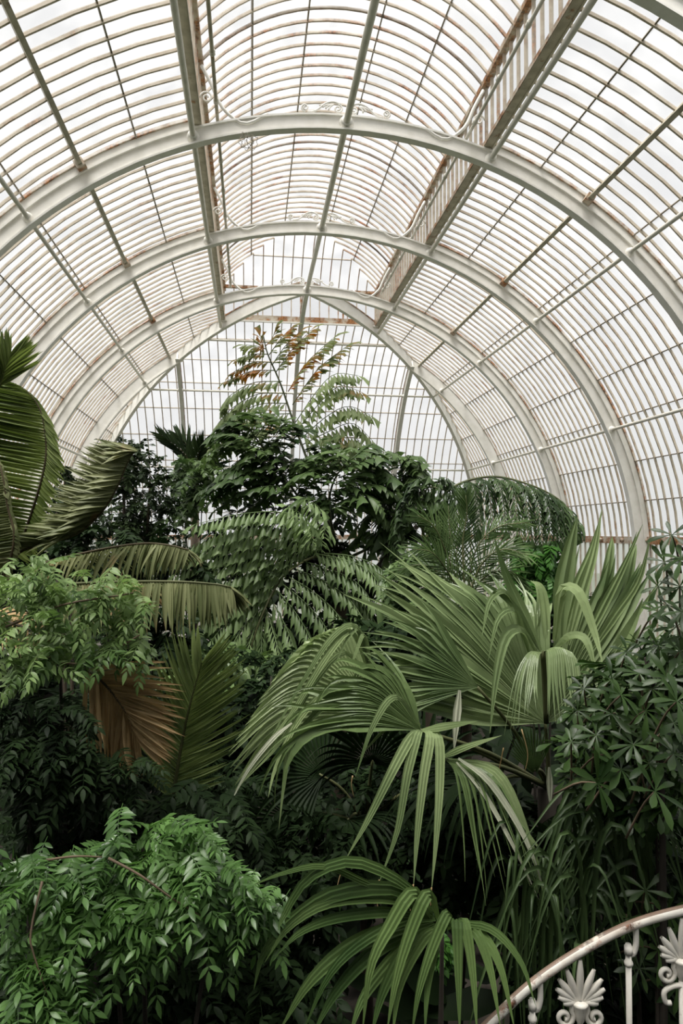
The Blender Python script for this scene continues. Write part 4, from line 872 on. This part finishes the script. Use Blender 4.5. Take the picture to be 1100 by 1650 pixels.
# ------------------------------------------------------------------ dark grasses, lower right
gc = thing('grass_clump', 'dark long-bladed clump in the shade above the white handrail', 'plant', (P(980, 1450, 3.9).x, P(980, 1450, 3.9).y, 0))
for i in range(54):
    bx, by = random.uniform(930, 1060), random.uniform(1330, 1440); dx = random.choice((-1, -1, -1, 1))*random.uniform(30, 190); hgt = random.uniform(30, 130)
    d = random.uniform(3.7, 4.3)
    strap(gc, pp([(bx, by+90, d), (bx+dx*0.15, by-hgt*0.5, d-.05), (bx+dx*0.5, by-hgt*0.6, d-.15), (bx+dx, by+random.uniform(20, 190), d-.25)], 10), random.uniform(.010, .020), G_GRASS, across=1, name='blade')
gd = thing('grass_clump', 'dark blades hanging behind the strap-leaved plant, bottom right', 'plant', (P(840, 1560, 3.7).x, P(840, 1560, 3.7).y, 0))
for i in range(44):
    bx, by = random.uniform(800, 960), random.uniform(1400, 1560); dx = random.uniform(-120, 120); hgt = random.uniform(20, 110); d = random.uniform(3.4, 4.0)
    strap(gd, pp([(bx, by+120, d), (bx+dx*0.1, by-hgt*0.6, d), (bx+dx*0.5, by-hgt*0.7, d-.1), (bx+dx, by+random.uniform(40, 190), d-.2)], 10), random.uniform(.010, .018), G_GRASS, across=1, name='blade')

# ------------------------------------------------------------------ understory
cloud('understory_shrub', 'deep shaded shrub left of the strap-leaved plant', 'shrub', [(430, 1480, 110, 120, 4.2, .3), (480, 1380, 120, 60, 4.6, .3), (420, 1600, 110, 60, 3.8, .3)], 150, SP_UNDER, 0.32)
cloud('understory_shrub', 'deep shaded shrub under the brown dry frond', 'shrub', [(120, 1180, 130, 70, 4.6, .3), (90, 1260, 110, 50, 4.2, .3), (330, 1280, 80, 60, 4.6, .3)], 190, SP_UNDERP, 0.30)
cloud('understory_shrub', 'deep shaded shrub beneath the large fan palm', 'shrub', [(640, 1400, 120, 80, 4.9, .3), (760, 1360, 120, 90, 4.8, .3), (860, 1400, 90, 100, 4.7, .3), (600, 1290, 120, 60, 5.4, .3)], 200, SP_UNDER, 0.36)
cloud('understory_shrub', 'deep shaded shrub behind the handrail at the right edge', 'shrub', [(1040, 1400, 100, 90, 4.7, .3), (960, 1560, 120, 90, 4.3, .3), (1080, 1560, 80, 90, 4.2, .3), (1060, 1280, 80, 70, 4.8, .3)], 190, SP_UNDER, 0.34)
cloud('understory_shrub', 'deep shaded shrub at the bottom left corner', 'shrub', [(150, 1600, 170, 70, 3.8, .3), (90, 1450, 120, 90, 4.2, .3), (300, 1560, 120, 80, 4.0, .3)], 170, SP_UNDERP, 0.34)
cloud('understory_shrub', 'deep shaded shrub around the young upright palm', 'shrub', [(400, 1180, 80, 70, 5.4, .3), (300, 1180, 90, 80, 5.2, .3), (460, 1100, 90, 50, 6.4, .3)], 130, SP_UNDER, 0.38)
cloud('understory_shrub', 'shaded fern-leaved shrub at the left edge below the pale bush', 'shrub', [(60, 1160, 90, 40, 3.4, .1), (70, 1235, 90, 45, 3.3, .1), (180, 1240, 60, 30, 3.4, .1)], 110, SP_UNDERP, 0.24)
cloud('fern_plant', 'small vivid fern lit between the strap leaves', 'fern', [(715, 1545, 16, 24, 3.3, .05), (712, 1520, 14, 14, 3.3, .05)], 12, SP_VIV, 0.10, stems=1)

# ------------------------------------------------------------------ compound-leaved bushes at the left
def branch(t, l, r): m = MB(); m.tube(pp(l, 12), r, 6, r*0.5); part('branch', m, M_TWIG, t)
b1 = cloud('compound_leaf_bush', 'glossy bright green compound-leaved bush at the lower left', 'bush',
      [(250, 1370, 110, 48, 3.0, .15), (330, 1440, 100, 55, 2.9, .15), (180, 1440, 110, 55, 2.9, .15), (390, 1480, 50, 28, 2.9, .1), (240, 1500, 110, 45, 2.8, .1), (70, 1440, 70, 50, 2.9, .15), (60, 1560, 50, 60, 2.7, .1), (40, 1640, 50, 30, 2.6, .1), (100, 1610, 40, 40, 2.7, .1)], 265, SP_BUSH, 0.235, pname='compound_leaf', out=0.8, droop=0.25, tocam=0.4, bark=M_DBARK, spread=0.85)
branch(b1, [(75, 1386, 2.85), (120, 1380, 2.8), (165, 1381, 2.85)], 0.006); branch(b1, [(175, 1383, 2.75), (225, 1410, 2.7), (275, 1446, 2.72), (330, 1480, 2.75)], 0.006); branch(b1, [(68, 1420, 2.7), (50, 1500, 2.62), (55, 1540, 2.6), (90, 1640, 2.6)], 0.005)
cloud('compound_leaf_bush', 'shaded compound-leaved bush between the lower left bush and the young palm', 'bush', [(110, 1330, 110, 40, 3.6, .2), (310, 1310, 80, 40, 3.7, .2), (370, 1360, 60, 40, 3.6, .2), (180, 1290, 90, 30, 3.9, .2)], 110, SP_UNDERP, 0.28, pname='compound_leaf', droop=0.35)
b2 = cloud('compound_leaf_bush', 'pale green leafy bush at the left below the drooping palm fronds', 'bush',
      [(70, 935, 80, 30, 3.7, .2), (150, 955, 90, 28, 3.7, .2), (40, 1000, 60, 50, 3.6, .2), (140, 1030, 90, 32, 3.6, .2), (50, 1070, 55, 35, 3.5, .15), (205, 1045, 45, 28, 3.6, .15), (190, 985, 50, 24, 3.6, .1)], 170, SP_BUSHL, 0.21, pname='compound_leaf', droop=0.15, tocam=0.3, bark=M_DBARK, spread=0.9, stems=1)
branch(b2, [(20, 1090, 3.6), (90, 1070, 3.5), (150, 1066, 3.5), (230, 1020, 3.5)], 0.008); branch(b2, [(10, 1010, 3.6), (100, 975, 3.55), (190, 960, 3.5), (215, 955, 3.5)], 0.007)

# ------------------------------------------------------------------ whorl-leaved shrub on the right
def leaf_unit(name, mat, shape, L=1, W=0.125, bend=0.2):
    m = MB(); m.leaf(V((0, 0, 0)), V((1, 0, 0)), UP, L, W, shape, bend); return m.mesh(name, mat)
WL = [leaf_unit('leaf', G_WHORL, 'obov', bend=b) for b in (0.1, 0.25, 0.4)]
wb = P(1060, 1300, 3.6)
ws = thing('whorled_shrub', 'glossy shrub with whorls of paddle leaves at the right edge', 'shrub', (wb.x, wb.y, 0))
m = MB(); m.tube(cat([V((wb.x, wb.y, 0)), P(1065, 1250, 3.6), P(1040, 1060, 3.5)], 10), 0.025, 6, 0.010); part('stem', m, M_DBARK, ws)
def whorl(t, px, py, d, L, n, ax, W=1.0):
    c = P(px, py, d); ax = nz(V(ax)); m = MB()
    m.tube(cat([c-ax*0.28+DOWN*0.06, c-ax*0.12, c], 5), 0.006, 5, 0.004); b = part('branch', m, M_TWIG, t)
    ref = orth(V((0.3, 0.2, 1)), ax); s = ax.cross(ref); ph = random.uniform(0, 6)
    for i in range(n):
        a = ph+2*PI*i/n+random.uniform(-.25, .25); out = ref*math.cos(a)+s*math.sin(a)
        dr = nz(out+ax*random.uniform(0.1, 0.55)+DOWN*0.15); l = L*random.uniform(0.75, 1.15)
        ob('leaf', random.choice(WL), b, frame(c, dr, ax+UP*0.3, l, l*W, l))
for px, py, d, L in ((962, 1262, 3.2, .17), (1055, 1275, 3.1, .17), (1000, 1240, 3.3, .13), (1020, 1200, 3.3, .12), (985, 1150, 3.4, .12), (1040, 1145, 3.3, .13), (1085, 1165, 3.2, .14), (940, 1110, 3.6, .10), (985, 1095, 3.5, .11), (1030, 1085, 3.4, .12), (1075, 1095, 3.3, .13), (960, 1185, 3.4, .11), (1085, 1215, 3.2, .15), (1060, 1040, 3.5, .11), (1010, 1050, 3.6, .10), (1095, 1050, 3.4, .12), (1090, 1130, 3.1, .15), (930, 1145, 3.6, .09), (1000, 1120, 3.35, .11), (1050, 1110, 3.3, .11), (1090, 1010, 3.5, .12), (1060, 985, 3.6, .10), (920, 1195, 3.5, .09), (1045, 1230, 3.25, .13), (1000, 1170, 3.4, .11), (1060, 1180, 3.3, .12), (975, 1215, 3.4, .11), (1030, 1165, 3.5, .11), (955, 1150, 3.6, .10)):
    whorl(ws, px, py, d, L, random.choice((7, 8, 9)), -FWD*0.6+UP*0.5+RGT*random.uniform(-.5, .3)+rv(0.3))
SP_WH = [spray_mesh('leafy_twig', G_WHORL, 16, 0.36, 0.07, 'obov', 1, 0.7) for _ in range(3)]
cloud('leafy_shrub', 'dense glossy shrub filling the right edge behind the whorled leaves', 'shrub', [(1030, 1130, 90, 70, 3.9, .15), (1060, 1220, 60, 60, 3.8, .15), (960, 1180, 50, 60, 4.0, .15), (1070, 1050, 50, 50, 3.9, .15), (1010, 1270, 60, 40, 3.8, .1)], 150, SP_WH, 0.26)
w2 = thing('whorled_shrub', 'leafy shoots leaning in at the right edge above the glossy shrub', 'shrub', (P(1120, 1000, 3.4).x, P(1120, 1000, 3.4).y, 0))
m = MB(); m.tube(cat([V(w2['base']), P(1120, 1000, 3.4), P(1095, 880, 3.4)], 10), 0.018, 6, 0.008); part('stem', m, M_DBARK, w2)
for px, py, d, L in ((1082, 862, 3.4, .11), (1070, 905, 3.4, .10), (1098, 900, 3.3, .12), (1060, 945, 3.5, .10), (1095, 945, 3.4, .11), (1075, 975, 3.4, .10), (1098, 985, 3.3, .12)):
    whorl(w2, px, py, d, L, 8, -FWD*0.5+UP*0.5-RGT*0.4+rv(0.3))
w3 = thing('whorled_shrub', 'dark paddle-leaved sprig touching the top of the handrail', 'shrub', (P(1060, 1500, 3.7).x, P(1060, 1500, 3.7).y, 0))
m = MB(); m.tube([V(w3['base']), P(1055, 1460, 3.7)], 0.014, 6, 0.008); part('stem', m, M_DBARK, w3)
for px, py, d, L in ((1040, 1435, 3.6, .13), (1010, 1480, 3.6, .12), (1075, 1470, 3.6, .13), (1060, 1530, 3.6, .14), (1090, 1590, 3.6, .15), (1030, 1560, 3.7, .13)):
    whorl(w3, px, py, d, L, 8, -FWD*0.6+UP*0.4+rv(0.3))

# ------------------------------------------------------------------ white stair railing
rl = thing('stair_railing', 'white cast-iron stair railing with palmettes at the lower right corner', 'railing', (P(960, 1650, 3.2).x, P(960, 1650, 3.2).y, 0))
RP = [(700, 1738, 2.9), (790, 1648, 2.95), (862, 1582, 3.0), (945, 1527, 3.05), (1020, 1490, 3.1), (1100, 1467, 3.15), (1180, 1452, 3.2)]
rail = pp(RP, 40)
m = MB(); m.tube(rail, 0.021, 10); part('handrail', m, M_RAILTOP, rl)
m = MB(); m.tube([p+UP*0.0052+FWD*0.001 for p in rail], 0.0175, 10); part('worn_top', m, M_RAILWORN, rl)
def on_rail(px):
    return min(rail, key=lambda p: abs((p-CAM).dot(RGT)/(p-CAM).dot(FWD)*FPX+550-px))
for px in (858, 1016):
    p = on_rail(px+8); m = MB(); q = p-RGT*0.035
    m.tube(cat([p-UP*0.005, p-UP*0.09, p-UP*0.135-RGT*0.015, q-UP*0.125, q-UP*0.10], 12), 0.013, 8)
    m.tube([q-UP*0.10, q-UP*0.135], 0.019, 8); o = part('baluster_hook', m, M_RAIL, rl)
    m = MB(); m.tube([q-UP*0.09, q-UP*0.95], 0.0135, 8); m.lathe(q-UP*0.19, [(0.0135, 0), (0.02, 0.01), (0.02, 0.02), (0.0135, 0.03)], UP, 10); part('baluster', m, M_RAIL, rl)
for px in (938, 1100):
    p = on_rail(px); ex = nz(RGT); c = p-UP*0.215
    m = MB()
    for i in range(11):
        a = math.radians(-108+216*i/10); L = 0.19*(1-0.66*(abs(a)/1.9)**0.7); d = UP*math.cos(a)+ex*math.sin(a)
        b = c+ex*(0.016*math.sin(a))
        mid = b+d*L*0.55-ex*0.0+UP*0.012*abs(math.sin(a)); tip = b+d*L+UP*0.02*abs(math.sin(a))-FWD*0.012
        pts = cat([b, mid-FWD*0.008, tip], 6); n = len(pts); rows = []
        for k, q in enumerate(pts):
            r_ = 0.0145*(0.40+0.75*math.sin(PI*min(1, 0.1+0.83*k/(n-1))))
            T = nz(pts[min(k+1, n-1)]-pts[max(k-1, 0)]); s_ = nz(T.cross(FWD)); rows.append([q+(s_*math.cos(2*PI*j/8)-FWD*0.8*math.sin(2*PI*j/8))*r_ for j in range(8)])
        m.grid(rows, True)
    pm = part('palmette', m, M_RAIL, rl)
    m = MB(); m.lathe(c-UP*0.10, [(0.008, 0), (0.02, 0.02), (0.024, 0.05), (0.034, 0.085), (0.038, 0.095), (0.03, 0.10), (0.012, 0.105)], UP, 12); part('cup', m, M_RAIL, pm)
    for s in (-1, 1):
        m = MB(); cc = c+ex*(s*0.068)-UP*0.068
        m.tube(spiral(cc, 0.042, 1.35, 2.4, ex*s, UP, 22)[::-1]+cat([cc+ex*(s*math.cos(2.4)*0.042)+UP*math.sin(2.4)*0.042, c+ex*(s*0.03)-UP*0.01], 3)[1:], 0.011, 7); part('scroll', m, M_RAIL, pm)
        m = MB(); m.tube(cat([c-UP*0.12, c+ex*s*0.04-UP*0.125, c+ex*s*0.08-UP*0.15, c+ex*s*0.075-UP*0.195, c+ex*s*0.05-UP*0.20], 14), 0.012, 7); part('scroll', m, M_RAIL, pm)
    m = MB(); m.tube([c-UP*0.10, c-UP*0.75], 0.013, 8); part('stem', m, M_RAIL, pm)
